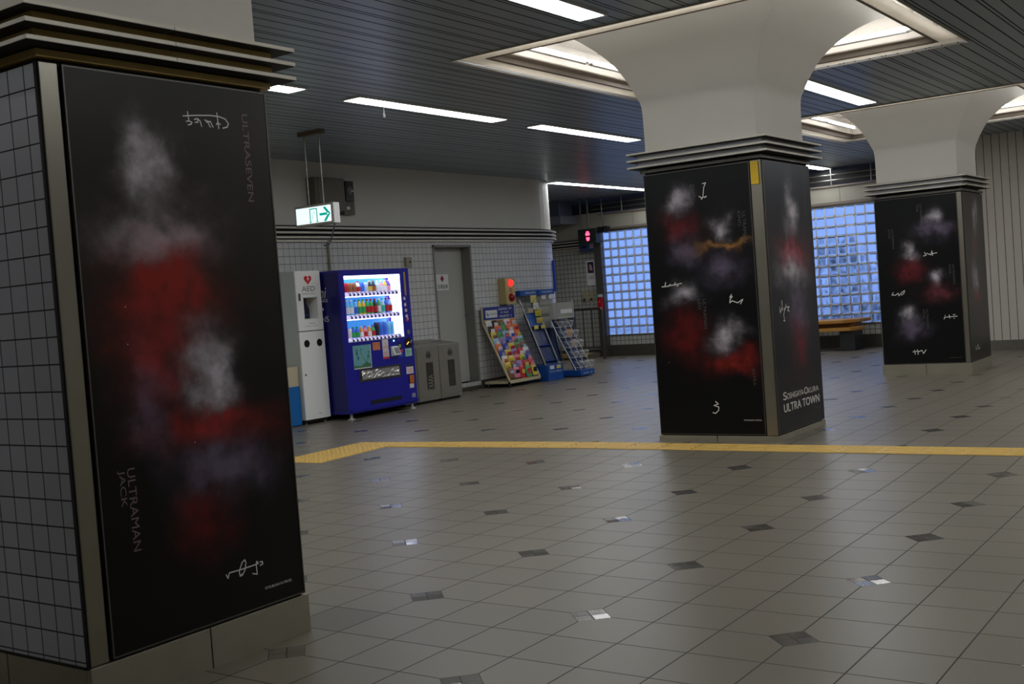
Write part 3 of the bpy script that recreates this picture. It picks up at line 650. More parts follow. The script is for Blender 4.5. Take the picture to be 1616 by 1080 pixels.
# base strips
mb = MB(); add_strip(mb, [(3.0, YW-.012), (DX0, YW-.012)], 0, .13, 0, 0, .012); add_strip(mb, [(DX1, YW-.012)]+[(x, y-.012) for x, y in curve], 0, .13, 0, 0, .012)
tag(mb.build('baseboard_back', baseb), kind='structure')
# door (recessed) with frame
door_m = mat('door_paint', rgb(172, 171, 164), .5, noise=.03, nscale=4); frame_m = mat('door_frame_paint', rgb(128, 126, 119), .45)
d = thing('door_1', (13.8, YW+.2, 0), None, None, kind='structure')
MB().box(DX0+.04, DX1-.04, YW+.16, YW+.20, .13, DZ-.04).build('door_leaf', door_m, d, .003)
fb = MB(); fb.box(DX0, DX0+.035, YW-.012, YW+.22, .1, DZ); fb.box(DX1-.035, DX1, YW-.012, YW+.22, .1, DZ); fb.box(DX0, DX1, YW-.012, YW+.22, DZ-.035, DZ)
fb.build('door_frame', frame_m, d, .002)
MB().box(DX0, DX1+.02, YW-.02, YW+.22, .0, .10).build('door_sill', baseb, d)
sl = MB()
for i in range(10): sl.box(DX0+.005+i*.095, DX0+.093+i*.095, YW-.024, YW+.02, .065, .125)
sl.build('sill_tiles', mat('sill_tile', rgb(180, 180, 176), .35), d)
h = at_y(736.5, 497, YW+.16); hb = MB(); hb.tube((h.x, h.y, h.z), (h.x, h.y-.05, h.z), .009); hb.tube((h.x, h.y-.05, h.z), (h.x-.12, h.y-.05, h.z-.005), .008); hb.tube((h.x, h.y+.002, h.z), (h.x, h.y-.006, h.z), .025, 16)
hb.build('lever_handle', steel, d)
MB().tube((h.x, h.y, h.z+.11), (h.x, h.y-.012, h.z+.11), .02, 14).tube((h.x, h.y-.012, h.z+.11), (h.x, h.y-.015, h.z+.11), .009, 10).build('lock_cylinder', steel, d)
MB().box(DX0-.3, DX1+.3, YW+.23, YW+.25, 0, 2.4).build('backing', dark, d)
s = thing('door_sign', (13.69, YW+.155, 1.6), 'white sign with a red diamond on the grey door', 'sign')
MB().box(13.56, 13.86, YW+.152, YW+.158, 1.585, 1.83).build('plate', white_pl, s)
MB().prism([(13.71, YW+.151, 1.815), (13.755, YW+.151, 1.762), (13.71, YW+.151, 1.709), (13.665, YW+.151, 1.762)][::-1], (0, -.001, 0)).build('diamond', mat('diamond_red', rgb(140, 28, 24), .5), s)
text('\u5909\u96fb\u8a2d\u5099', (13.585, YW+.151, 1.61), X_, Z_, .25, .065, m=black, parent=s)

# far wall x=21: tiled corner, glass block windows, cream band, dark slot with rails
XF = 21.0
FT = tile_mat('far_wall_tiles', rgb(166, 166, 158), rgb(50, 48, 44), .1, .1, 0, .03, .0045, .32, .04)
mb = MB()
mb.box(XF, XF+.15, 12.32, 15, 0, 2.34)
mb.box(XF, XF+.15, 3.0, 12.32, .24, .43); mb.box(XF, XF+.15, 8.02, 8.9, .24, 2.66)
panel = mat('cream_panel', rgb(152, 148, 134), .55)
mb.box(XF, XF+.15, 12.32, 15, 2.34, 3.08, 1); mb.box(XF-.005, XF+.15, 3.0, 12.32, 2.74, 3.02, 1)
o = mb.build('wall_far', [FT, panel]); tag(o, kind='structure')
mb = MB(); mb.box(XF-.02, XF+.15, 3., 12.32, 0, .24); mb.box(XF-.012, XF, 12.32, 15, 0, .16); tag(mb.build('baseboard_far', mat('dark_base', rgb(78, 74, 66), .45, .4, noise=.2, nscale=3)), kind='structure')
mb = MB(); mb.box(XF-.03, XF+.02, 3., 12.32, 2.69, 2.735); mb.box(XF-.04, XF+.02, 3., 12.32, 3.02, 3.055)
for y in [3.8+1.1*i for i in range(8)]: mb.box(XF-.008, XF, y, y+.012, 2.735, 3.02)
mb.box(XF+.1, XF+.5, 3., 15., 3.08, 3.7, 1); mb.box(XF-.02, XF+.5, 3, 15, 3.66, 3.7, 1)
tag(mb.build('trim_21', [ring_m, dark]), kind='structure')
mb = MB()
for z in (3.15, 3.25): mb.tube((XF-.01, 3., z), (XF-.01, 12.5, z), .009, 6)
for y in [3.5+.75*i for i in range(12)]: mb.tube((XF-.01, y, 3.05), (XF-.01, y, 3.38), .012, 6)
tag(mb.build('trim_22', steel), kind='structure')
louvre([(XF, 15.), (XF, 12.35)], 'trim_23', 2.345)
# glass block windows
glass_b = mat('block_glass', (.80, .88, 1., 1), .22, 0, .5, trans=1., ior=1.4, bump=.8, nscale=7)
mortar = mat('block_mortar', rgb(206, 212, 218), .5)
def glass_wall(y0, y1, z0, z1, pitch, name):
    t = thing(name, (XF, (y0+y1)/2, z0), None, None, kind='structure')
    ny = int(round((y1-y0)/pitch)); nz = 12; pz = (z1-z0)/nz; py = (y1-y0)/ny; g = .012
    mg = MB()
    for i in range(ny+1): mg.box(XF+.005, XF+.085, y0+i*py-g, y0+i*py+g, z0, z1)
    for j in range(nz+1): mg.box(XF+.005, XF+.085, y0, y1, z0+j*pz-g, z0+j*pz+g)
    mg.build('mortar_grid', mortar, t)
    gb = MB()
    for i in range(ny):
        for j in range(nz):
            a, b = y0+i*py+g, y0+(i+1)*py-g; c, d_ = z0+j*pz+g, z0+(j+1)*pz-g; m_ = .022
            # pillow shaped block: bevelled rim, flatter centre
            for xs, xc_, fl in ((XF+.012, XF-.002, False), (XF+.078, XF+.092, True)):
                v = [(xs, a, c), (xs, b, c), (xs, b, d_), (xs, a, d_), (xc_, a+m_, c+m_), (xc_, b-m_, c+m_), (xc_, b-m_, d_-m_), (xc_, a+m_, d_-m_)]
                f = [(4, 5, 6, 7), (0, 1, 5, 4), (1, 2, 6, 5), (2, 3, 7, 6), (3, 0, 4, 7)]
                if not fl: f = [q[::-1] for q in f]
                gb.idx(v, f)
    gb.build('glass_blocks', glass_b, t)
    fr = MB(); fr.box(XF-.01, XF+.09, y0-.03, y0, z0-.03, z1+.03); fr.box(XF-.01, XF+.09, y1, y1+.03, z0-.03, z1+.03); fr.box(XF-.01, XF+.09, y0, y1, z1, z1+.03); fr.box(XF-.01, XF+.09, y0, y1, z0-.02, z0)
    fr.build('frame', steel_dark, t)
glass_wall(8.93, 12.29, .45, 2.66, .187, 'window_1')
glass_wall(3.05, 7.99, .45, 2.66, .187, 'window_2')
# outside: paved ground and shrubs seen through the blocks
tag(MB().box(XF+.3, 34, -2, 20, -.1, -.02).build('ground_outside', mat('outside_paving', rgb(120, 120, 115), .8)), kind='structure')
leaf = mat('leaf_green', rgb(64, 98, 62), .6, noise=.4, nscale=6)
def shrub(x, y, hgt, r, label):
    t = thing('shrub', (x, y, -.02), label, 'shrub', 'shrubs outside the glass blocks'); rd = random.Random(int(y*100)); mb = MB()
    for k in range(260):
        a = rd.random()*2*math.pi; q = rd.random()**.5*r; z = .25+rd.random()*(hgt-.25); q *= (1-.45*abs(z/hgt-.5)); c = Vector((x+q*math.cos(a), y+q*math.sin(a), z))
        d1 = Vector((rd.uniform(-1, 1), rd.uniform(-1, 1), rd.uniform(-.6, .9))).normalized(); s1 = d1.orthogonal().normalized(); l = rd.uniform(.12, .26)
        mb.face([c, c+d1*l*.5+s1*l*.22, c+d1*l, c+d1*l*.5-s1*l*.22])
    mb.build('foliage', leaf, t)
    tb = MB(); tb.tube((x, y, -.02), (x, y, hgt*.6), .03, 7, 0, .012); tb.build('stem', mat('stem_brown', rgb(80, 62, 44), .8), t)
for y, hh, lb_ in ((7.55, 2.1, 'tall blurred green shrub behind the glass blocks above the left of the bench'), (6.55, 1.5, 'lower blurred shrub behind the glass blocks next to the farthest pillar'), (5.5, 1.6, 'blurred shrub behind the glass blocks hidden by the farthest pillar')): shrub(22.2, y, hh, .45, lb_)

# right wall: white vertical panels, rounded end
panel_w = mat('white_panel', rgb(222, 215, 204), .5, noise=.04, nscale=2)
def panel_wall():
    m = MATS['white_panel']; N = NB(m); b = m.node_tree.nodes['Principled BSDF']
    path = [(21.0, 5.15)]+[(19.65-.65*math.sin(a), 4.5+.65*math.cos(a)) for a in [math.pi/2*i/8 for i in range(9)]]+[(19.0, -5.)]
    uv = N.n('ShaderNodeUVMap'); sp = N.n('ShaderNodeSeparateXYZ'); N.link(uv.outputs[0], sp.inputs[0])
    e = N.edge(sp.outputs[0], .12, 0, .005)
    old = b.inputs['Base Color'].links[0].from_socket
    N.link(N.mix(e, old, rgb(70, 66, 60)), b.inputs['Base Color'])
    mb = MB(); add_strip(mb, path, .16, ZC+.02, 0., 0, .12)
    tag(mb.build('wall_right', m), kind='structure')
    mb = MB(); add_strip(mb, path, 0, .16, 0., 0, .1); tag(mb.build('baseboard_right', steel), kind='structure')
panel_wall()
# the rest of the hall, behind and beside the camera
mb = MB(); mb.box(-4.1, 19., -5.1, -5., 0, ZC); tag(mb.build('wall_south', wall_paint), kind='structure')
mb = MB(); mb.box(-4.1, -4., -5.1, 15, 0, ZC); tag(mb.build('wall_west', wall_paint), kind='structure')
mb = MB(); mb.box(-4., 3.0, YW, YW+.1, 0, ZC); tag(mb.build('wall_left', W_TILE), kind='structure')
mb = MB(); mb.box(17.5, 21.6, 15., 15.1, 0, 3.8); tag(mb.build('wall_north', wall_paint), kind='structure')

# ------------------------------------------------------------------ ceiling lights
def ceiling_light(x0, x1, y, label, on=True):
    t = thing('ceiling_light', ((x0+x1)/2, y, ZC), label, 'ceiling light', 'long fluorescent lights in the slatted ceiling')
    w_ = .105; mb = MB()
    mb.box(x0-.03, x1+.03, y-w_-.012, y-w_, ZC-.016, ZC+.005); mb.box(x0-.03, x1+.03, y+w_, y+w_+.012, ZC-.016, ZC+.005)
    mb.box(x0-.03, x0, y-w_, y+w_, ZC-.016, ZC+.005); mb.box(x1, x1+.03, y-w_, y+w_, ZC-.016, ZC+.005)
    mb.build('frame', white_pl, t)
    MB().box(x0, x1, y-w_, y+w_, ZC-.010, ZC-.002).build('diffuser', tube_m, t)
    mb = MB()
    for xx in (x0+.05, (x0+x1)/2, x1-.05): mb.box(xx-.006, xx+.006, y-.09, y+.09, ZC-.014, ZC-.010)
    mb.build('tube_clip', steel, t)
    return t
Lb = 'long white ceiling light '
for x0, y, lb in ((1.86, 7.34, 'behind the nearest pillar'), (4.96, 7.34, 'just past the nearest pillar ledge'), (8.07, 7.34, 'with a short pull cord under it'), (11.18, 7.34, 'left of the middle pillar, running behind it'),
                  (14.29, 7.34, 'hidden behind the middle pillar'), (18.6, 7.34, 'low behind the middle pillar, nearest the far wall'),
                  (4.86, 4.2, 'at the top edge beside the square recess'), (11.2, 4.2, 'between the middle and the farthest pillar'),
                  (16.95, 10.85, 'starting at the rounded end of the tiled wall'), (19.36, 10.85 if False else 10.85, 'next to the glass blocks, last of its row'),
                  (2.8, .9, 'added out of view for its light'), (5.9, .9, 'added out of view for its light'), (9., .9, 'added out of view for its light'), (12.1, .9, 'added out of view for its light'), (-.3, 7.34, 'added out of view for its light'),  # unseen lights, added on the row grid for their light
                  (9., -2.3, 'added out of view for its light'), (15.2, .9, 'added out of view for its light'), (14.6, -2.3, 'added out of view for its light')):  # also added out of view, to brighten the hall and right wall
    if x0 == 19.36: ceiling_light(19.37, 20.9, y, Lb+lb)
    else: ceiling_light(x0, x0+2.4, y, Lb+lb)
# pull cord
p = at_z(604, 152, ZC)
c = thing('pull_cord', (p.x, p.y, p.z), 'short white pull cord hanging under a ceiling light', 'cord')
MB().tube((p.x, p.y, ZC), (p.x, p.y, ZC-.15), .004, 6).build('cord', white_pl, c); MB().lathe((p.x, p.y, ZC-.2), [(.004, .05), (.009, .03), (.011, .0)], 8).build('knob', white_pl, c)

# ------------------------------------------------------------------ exit sign hanging from the ceiling
def exit_sign():
    a = at_z(471, 213, ZC-.03); b = at_z(500, 209, ZC-.03); x = (a.x+b.x)/2
    q = lambda px, py: at_x(px, py, x)
    tl, tr, bl, br = q(465, 329), q(525.5, 317), q(467, 360), q(525, 352)
    y1, y0 = (tl.y+bl.y)/2, (tr.y+br.y)/2; z1, z0 = (tl.z+tr.z)/2, (bl.z+br.z)/2
    t = thing('exit_sign', (x, (y0+y1)/2, z1), 'lit green and white exit sign with an arrow, hung on two rods', 'exit sign')
    MB().box(x, x+.10, y0, y1, z0, z1).build('housing', mat('sign_grey', rgb(150, 145, 132), .5), t, .004)
    face = mat('sign_face', rgb(240, 250, 250), .4, emit=(.80, .97, 1.), es=.75)
    MB().box(x-.006, x, y0+.028, y1-.024, z0+.026, z1-.026).build('lit_face', face, t)
    MB().box(x+.005, x+.095, y0-.012, y0, z0+.004, z1-.004).build('end_cap', white_pl, t)
    g = mat('sign_green', rgb(0, 165, 140), .5, emit=(.0, .62, .50), es=.35); w_, h_ = y1-y0, z1-z0
    P = lambda u, v: (x-.0065, y1-u*w_, z0+v*h_)
    def bar(mb, u0, u1, v0, v1): mb.face([P(u0, v0), P(u1, v0), P(u1, v1), P(u0, v1)])
    mb = MB(); bar(mb, .40, .425, .16, .80); bar(mb, .58, .605, .16, .80); bar(mb, .40, .605, .77, .82); bar(mb, .385, .44, .14, .19); bar(mb, .565, .62, .14, .19); bar(mb, .47, .48, .3, .62); bar(mb, .52, .535, .55, .66); mb.build('door_symbol', g, t)
    mb = MB(); bar(mb, .66, .86, .425, .545)
    mb.face([P(.76, .80), P(.82, .84), P(.95, .48), P(.91, .48), P(.86, .53)]); mb.face([P(.76, .16), P(.86, .43), P(.91, .48), P(.95, .48), P(.82, .12)]); mb.build('arrow', g, t)
    for p in (a, b):
        MB().tube((x+.05, p.y, z1), (x+.05, p.y, ZC-.03), .008, 8).build('rod', steel, t)
    MB().box(x+.01, x+.09, b.y-.06, a.y+.06, ZC-.045, ZC).build('ceiling_bracket', mat('bracket_brown', rgb(108, 92, 72), .5), t)
    # cable running to the conduit on the wall
    cb = thing('power_cable', (x+.08, y0, z0), 'black cable looping from the exit sign to the wall pipe', 'cable')
    e = at_y(511, 387, YW-.1); pts = []
    s0 = Vector((x+.08, y0+.06, z0)); 
    for i in range(11):
        k = i/10; p = s0.lerp(Vector((e.x, e.y, e.z)), k); p.z -= .10*math.sin(math.pi*k); p.x += .0; pts.append(p)
    MB().path(pts, .008, 6).build('cable', black, cb)
exit_sign()
# pipe, wall boxes
c = thing('conduit', (11.10, YW-.03, 1.9), 'thin cream conduit pipe running down the tiles to the vending machine', 'pipe')
MB().tube((11.10, YW-.03, 1.86), (11.10, YW-.03, 2.36), .017, 8).build('pipe', mat('conduit_cream', rgb(150, 146, 118), .5), c)
MB().box(11.075, 11.125, YW-.05, YW, 2.02, 2.04).build('clip', steel, c)
c = thing('electrical_box', (11.1, YW-.12, 2.8), 'grey electrical cabinet high on the painted wall behind the exit sign', 'electrical box')
MB().box(10.80, 11.36, YW-.16, YW, 2.72, 3.16).build('cabinet', mat('cabinet_grey', rgb(104, 101, 88), .5), c, .004)
MB().box(10.86, 11.345, YW-.168, YW-.16, 2.74, 3.14).build('door_panel', mat('cabinet_grey_door', rgb(112, 109, 96), .5), c, .003)
c = thing('buzzer_box', (11.47, YW-.1, 2.7), 'small black-faced box with a grille beside the grey electrical cabinet', 'speaker')
MB().box(11.39, 11.60, YW-.10, YW, 2.68, 3.14).build('back_box', MATS['cabinet_grey'], c, .003)
MB().box(11.40, 11.56, YW-.14, YW-.10, 2.86, 3.13).build('black_face', black, c, .004)
MB().tube((11.48, YW-.14, 3.0), (11.48, YW-.146, 3.0), .055, 16).build('grille', steel_dark, c); MB().box(11.50, 11.545, YW-.149, YW-.14, 2.99, 3.01).build('catch', white_pl, c)
MB().box(11.44, 11.50, YW-.104, YW-.10, 2.75, 2.79).build('tag', white_pl, c)
c = thing('wall_sensor', (12.72, YW-.03, 1.97), 'small cream sensor box on the tiles above the vending machine', 'sensor')
MB().box(12.66, 12.79, YW-.05, YW, 1.955, 2.09).build('case', mat('sensor_cream', rgb(150, 142, 118), .5), c, .004); MB().tube((12.74, YW-.05, 2.02), (12.74, YW-.054, 2.02), .016, 10).build('eye', black, c)

# ------------------------------------------------------------------ vending machine
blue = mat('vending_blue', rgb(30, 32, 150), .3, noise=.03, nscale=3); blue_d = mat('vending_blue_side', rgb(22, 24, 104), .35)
VX0, VX1, VY, VY1, VZ0, VZ1 = 10.40, 11.73, 9.90, 10.66, .075, 1.89
V = thing('vending_machine', ((VX0+VX1)/2, VY, 0), 'big blue drinks vending machine with a lit window', 'vending machine')
wx0, wx1, wz0, wz1 = 10.475, 11.555, .985, 1.815; dp = .22
mb = MB(); mb.box(VX0, wx0, VY, VY1, VZ0, VZ1).box(wx1, VX1, VY, VY1, VZ0, VZ1).box(wx0, wx1, VY, VY1, wz1, VZ1).box(wx0, wx1, VY, VY1, VZ0, wz0).box(wx0, wx1, VY+dp, VY1, wz0, wz1)
mb.build('cabinet', blue, V)
MB().box(VX0+.02, VX1, VY-.018, VY-.002, .10, .13).build('bottom_ledge', blue, V)
MB().box(VX0-.003, VX0, VY+.04, VY1-.02, .10, 1.86).build('side_panel', blue_d, V)
lit = mat('lit_panel', rgb(200, 220, 255), .5, emit=(.55, .72, 1.), es=.85); litw = mat('lit_edge', (1, 1, 1), .5, emit=(.86, .92, 1.), es=3.0)
backp = mat('window_back', rgb(40, 120, 200), .5, emit=(.05, .28, .75), es=.5)
MB().box(wx0, wx1-.1, VY+dp-.012, VY+dp-.002, wz0, wz1).build('display_back', backp, V)
mb = MB(); mb.box(wx0, wx1, VY+.01, VY+dp-.02, wz1-.035, wz1-.002); mb.box(wx1-.012, wx1-.001, VY+.01, VY+dp-.02, wz0, wz1-.03); mb.build('light_strip', litw, V)
MB().box(wx1-.10, wx1-.012, VY+.035, VY+.045, wz0, wz1-.03).build('side_light', lit, V)
shelf_m = mat('shelf_lit', rgb(200, 195, 240), .5, emit=(.66, .62, 1.), es=.55); btn = mat('button_black', rgb(26, 20, 60), .4)
SH = [1.575, 1.285, .995]; nb = 13
for r, z in enumerate(SH):
    MB().box(wx0+.01, wx1-.11, VY+.012, VY+.03, z-.034, z-.027).build('added_shelf_light', litw, V)  # glowing strip added under each shelf to brighten the drinks
    MB().box(wx0+.005, wx1-.06, VY+.012, VY+dp-.015, z-.008, z).build('shelf', white_pl, V)
    s_ = MB().box(wx0+.005, wx1-.045, VY+.004, VY+.012, z-.026, z+.03).build('button_strip', shelf_m, V)
    for i in range(nb): xx = wx0+.09+i*.0745; MB().box(xx-.028, xx+.012, VY+.001, VY+.004, z+.014, z+.023).build('price_tag', black, s_)
    for i in range(nb):
        xx = wx0+.095+i*.0745; MB().tube((xx, VY+.004, z-.004), (xx, VY-.004, z-.004), .0155, 10).build('button', btn, s_)
MB().box(wx0, wx1, VY-.001, VY+.001, wz0-.012, wz0).build('window_rim', white_pl, V)
GL = mat('clear_glass', (1, 1, 1, 1), .02, trans=1., ior=1.05)
# things seen in the lower half
def panelA(px0, py0, px1, py1, name, m, parent, y=VY, th=.003):
    a = at_y(px0, py0, y); b = at_y(px1, py1, y); return MB().box(a.x, b.x, y-th, y, b.z, a.z).build(name, m, parent), a, b
o, a, b = panelA(556, 546.5, 587, 580, 'picture_panel', mat('panel_teal', rgb(110, 168, 172), .4, noise=.12, nscale=5), V)
MB().box(a.x, b.x, VY-.005, VY-.003, b.z, b.z+.012).box(b.x-.008, b.x, VY-.005, VY-.003, b.z, a.z).build('panel_edge', white_pl, V)
w_, h_ = b.x-a.x, a.z-b.z; P = lambda u, v: (a.x+u*w_, VY-.0035, b.z+v*h_)
gr = mat('branch_green', rgb(70, 120, 84), .5); lf = mat('leaf_blue', rgb(36, 92, 120), .5); mb = MB(); mb.face([P(0, 0), P(1, 0), P(1, .16), P(.7, .26), (P(.4, .12)), P(0, .16)])
for (u0, v0, u1, v1) in ((.72, .2, .45, .62), (.72, .2, .86, .6), (.45, .62, .40, .8)): mb.face([P(u0-.02, v0), P(u0+.02, v0), P(u1+.012, v1), P(u1-.012, v1)])
mb.build('print_branch', gr, V); mb = MB()
for u, v, s_ in ((.2, .66, .11), (.2, .78, .08), (.26, .46, .1), (.82, .5, .09), (.86, .68, .07), (.45, .82, .06)): mb.face([P(u-s_*.5, v), P(u, v-s_), P(u+s_*.6, v), P(u, v+s_)])
mb.build('print_leaves', lf, V)
st_o = mat('sticker_orange', rgb(200, 120, 74), .5, noise=.5, nscale=30); st_w = mat('sticker_white', rgb(222, 214, 214), .5); st_r = mat('sticker_red', rgb(196, 60, 76), .5); st_g = mat('sticker_green', rgb(170, 214, 196), .5); st_b = mat('sticker_blue', rgb(60, 90, 176), .5)
panelA(587.5, 541, 600, 552, 'sticker', st_o, V); o, a, b = panelA(602.5, 536.5, 613, 551, 'sticker', st_w, V); text('Y', (a.x+.045, VY-.0035, b.z+.06), X_, Z_, .03, .035, 'print', st_r, V); ticks((a.x+.01, VY-.004, b.z+.01), X_, Z_, b.x-a.x-.02, .04, 'print', st_r, V, 2)
o, a, b = panelA(604, 552, 614.5, 566, 'sticker', st_w, V); MB().box(a.x, b.x, VY-.004, VY-.003, b.z, b.z+.03).build('print', st_r, V); ticks((a.x+.01, VY-.005, b.z+.04), X_, Z_, b.x-a.x-.02, .06, 'print', st_r, V, 2, seed=3)
a = at_y(616, 547, VY); b = at_y(627.5, 562, VY)
cr = MB(); cr.prism([(a.x, VY, a.z), (a.x, VY-.03, a.z-.01), (a.x, VY-.075, b.z+.02), (a.x, VY, b.z)], (b.x-a.x, 0, 0)); cr = cr.build('card_reader', white_pl, V, .003)
MB().prism([(a.x+.025, VY-.038, a.z-.018), (a.x+.025, VY-.074, b.z+.035), (a.x+.025, VY-.07, b.z+.035), (a.x+.025, VY-.03, a.z-.018)], (b.x-a.x-.04, 0, 0)).build('screen', mat('reader_grey', rgb(110, 112, 116), .4), cr)
panelA(627.5, 542, 634, 550.5, 'coin_display', black, V); o, a, b = panelA(628.8, 544, 632.8, 548.5, 'display_window', mat('display_green', rgb(150, 170, 120), .4), V, VY-.003)
o, a, b = panelA(628.5, 552, 636, 563, 'sticker', st_b, V); MB().box(a.x, b.x, VY-.004, VY-.003, a.z-.04, a.z).build('print', st_r, V)
a = at_y(644, 541, VY); cp = MB().tube((a.x, VY, a.z), (a.x, VY-.012, a.z), .072, 20).build('coin_panel', black, V); MB().tube((a.x-.045, VY-.013, a.z-.02), (a.x+.0, VY-.013, a.z+.01), .007, 6).build('glow_slot', mat('amber', rgb(240, 150, 50), .4, emit=(1, .45, .08), es=1.2), cp); MB().tube((a.x+.02, VY-.02, a.z-.005), (a.x+.055, VY-.02, a.z+.035), .011, 8).build('return_lever', steel, cp)
o, a, b = panelA(639, 550.5, 650, 561.5, 'sticker', st_g, V); ticks((a.x+.01, VY-.004, b.z+.01), X_, Z_, b.x-a.x-.02, a.z-b.z-.02, 'print', gr, V, 4, .7)
o, a, b = panelA(640.5, 575.5, 652.5, 589, 'sticker', st_w, V); MB().box(a.x, b.x, VY-.004, VY-.003, a.z-.035, a.z).build('print', mat('navy_print', rgb(40, 40, 90), .5), V); ticks((a.x+.012, VY-.0045, b.z+.015), X_, Z_, b.x-a.x-.03, .06, 'print', st_r, V, 3, .8, 5)
o, a, b = panelA(645.5, 592.5, 653, 604, 'coin_return', mat('amber_cup', rgb(190, 106, 36), .25), V, VY, .012); MB().box(a.x-.008, b.x+.008, VY-.008, VY, b.z-.008, a.z+.008).build('cup_rim', black, V)
o, a, b = panelA(646.5, 605.5, 653.5, 611.5, 'sticker', st_w, V); panelA(650, 621, 656, 626.5, 'sticker', mat('sticker_grey', rgb(140, 140, 170), .5), V)
a = at_y(621, 547.8, VY); b = at_y(621, 548, VY); p = at_y(621.3, 537+10.5, VY)
p = at_y(621.2, 547.7, VY); led = at_y(530+757*.1204, 420+980*.1204, VY); MB().ball((led.x, VY-.002, led.z), .010).build('green_lamp', mat('led_green', rgb(90, 255, 190), .4, emit=(.2, 1., .55), es=5), V)
led = at_y(530+824*.1204, 420+972*.1204, VY); MB().ball((led.x, VY-.002, led.z), .009).build('lock', steel, V)
# retrieval slot with crumpled silver flap
a = at_y(569.5, 585, VY); b = at_y(632.5, 603, VY)
MB().box(10.62, 11.43, VY-.006, VY, .455, .625).build('slot_frame', mat('slot_frame', rgb(54, 52, 60), .45), V, .002)
mb = MB(); n = 26; mrows = 5; vs = []
rd = random.Random(4)
for j in range(mrows+1):
    for i in range(n+1): vs.append((10.655+(11.385-10.655)*i/n, VY-.010-.012*rd.random(), .485+.115*j/mrows))
mb.idx(vs, [(j*(n+1)+i, j*(n+1)+i+1, (j+1)*(n+1)+i+1, (j+1)*(n+1)+i) for j in range(mrows) for i in range(n)], 0, False)
mb.build('silver_flap', mat('silver_film', rgb(205, 202, 198), .25, .8), V)
mb = MB(); mb.box(10.80, 11.40, VY-.004, VY, .155, .205); mb.build('vent_grille', mat('vent_black', rgb(16, 16, 26), .6), V)
# strip and round badges on the right edge
a = at_y(530+880*.1204, 420+80*.1204, VY); b = at_y(530+925*.1204, 420+385*.1204, VY)
MB().box(a.x, b.x, VY-.003, VY, b.z, a.z).build('yellow_label', mat('label_mustard', rgb(176, 148, 92), .5, noise=.25, nscale=40), V); ticks((b.x-.006, VY-.0035, a.z-.02), D_, X_, a.z-b.z-.04, b.x-a.x-.016, 'print', mat('print_red', rgb(150, 56, 50), .5), V, 1, .8, 9)
for q, cc in ((425, 'w'), (505, 'w'), (580, 'w'), (655, 'w'), (705, 'r')):
    e = at_y(530+(895+(q-420)*.14)*.1204, 420+q*.1204, VY); MB().tube((e.x, VY, e.z), (e.x, VY-.004, e.z), .024, 14).build('badge', st_w if cc == 'w' else st_r, V)
    MB().tube((e.x+.012, VY-.004, e.z+.014), (e.x+.012, VY-.005, e.z+.014), .012, 10).build('print', st_o if cc == 'w' else st_w, V)
e = at_y(530+950*.1204, 420+865*.1204, VY); MB().tube((e.x, VY, e.z), (e.x, VY-.006, e.z), .03, 16).build('key_cover', steel, V)
for xx in (10.47, 11.66):
    for yy_ in (9.95, 10.6): MB().tube((xx, yy_, .012), (xx, yy_, .08), .018, 8).tube((xx, yy_, 0), (xx, yy_, .012), .045, 12).build('foot', mat('foot_white', rgb(190, 190, 190), .4), V)
for s_, x0_, x1_, yb_, yt_, sh_ in (('ni', 503.5, 515.2, 471, 454.5, .3), ('NKS', 505.8, 516.8, 477.5, 472.5, 0), ('NS', 508, 519, 508.5, 499.5, 0)):
    p = at_x(x0_, (yb_+yt_)/2, VX0-.004); q = at_x(x1_, (yb_+yt_)/2, VX0-.004); pb, pt = at_x((x0_+x1_)/2, yb_, VX0-.004), at_x((x0_+x1_)/2, yt_, VX0-.004)
    text(s_, (VX0-.004, p.y, pb.z), nY, Z_, p.y-q.y, pt.z-pb.z, 'lettering', white_pl, V, shear=sh_)
p = at_x(509, 488.5, VX0-.004); MB().tube((VX0-.003, p.y, p.z), (VX0-.006, p.y, p.z), .022, 10).build('lettering', white_pl, V)
# drinks on display
def bottle(x, z, kind, body, cap, label):
    y = VY+.10; h = {'can': .15, 'pet': .225, 'short': .17, 'slim': .2}[kind]; r = .0335
    t = thing('can' if kind == 'can' else 'drink_bottle', (x, y, z), label[0], label[1], label[2])
    if kind in ('can', 'slim'):
        MB().lathe((x, y, z), [(r*.85, 0), (r, .008), (r, h-.012), (r*.82, h)], 12).build('body', body, t); MB().lathe((x, y, z), [(r*.8, h), (r*.8, h+.003)], 12).build('lid', steel, t)
    else:
        MB().lathe((x, y, z), [(r*.8, 0), (r, .01), (r*.96, h*.3), (r, h*.58), (r*.85, h*.7), (r*.42, h*.88), (r*.42, h*.92)], 12).build('body', body, t)
        MB().lathe((x, y, z), [(r*.5, h*.91), (r*.5, h)], 10).build('cap', cap, t)
        MB().lathe((x, y, z), [(r*1.02, h*.22), (r*1.02, h*.58)], 12).build('label_band', mat('band_'+cap.name, tuple(c*.9 for c in cap.diffuse_color[:3])+(1,), .5) if False else cap, t)
def cm(n, r, g, b): return mat('drink_'+n, rgb(r, g, b), .35, emit=tuple(lin(c) for c in (r, g, b)), es=.0)
DR = {'red': cm('red', 190, 40, 44), 'brown': cm('brown', 150, 96, 60), 'white': cm('white', 235, 235, 240), 'blue': cm('blue', 60, 110, 220), 'black': cm('black', 30, 30, 44), 'pale': cm('pale', 190, 215, 240), 'yellow': cm('yellow', 226, 190, 60),
      'green': cm('green', 60, 170, 90), 'aqua': cm('aqua', 110, 190, 235), 'pink': cm('pink', 236, 150, 170), 'purple': cm('purple', 96, 70, 170), 'orange': cm('orange', 240, 150, 50), 'teal': cm('teal', 40, 190, 170)}
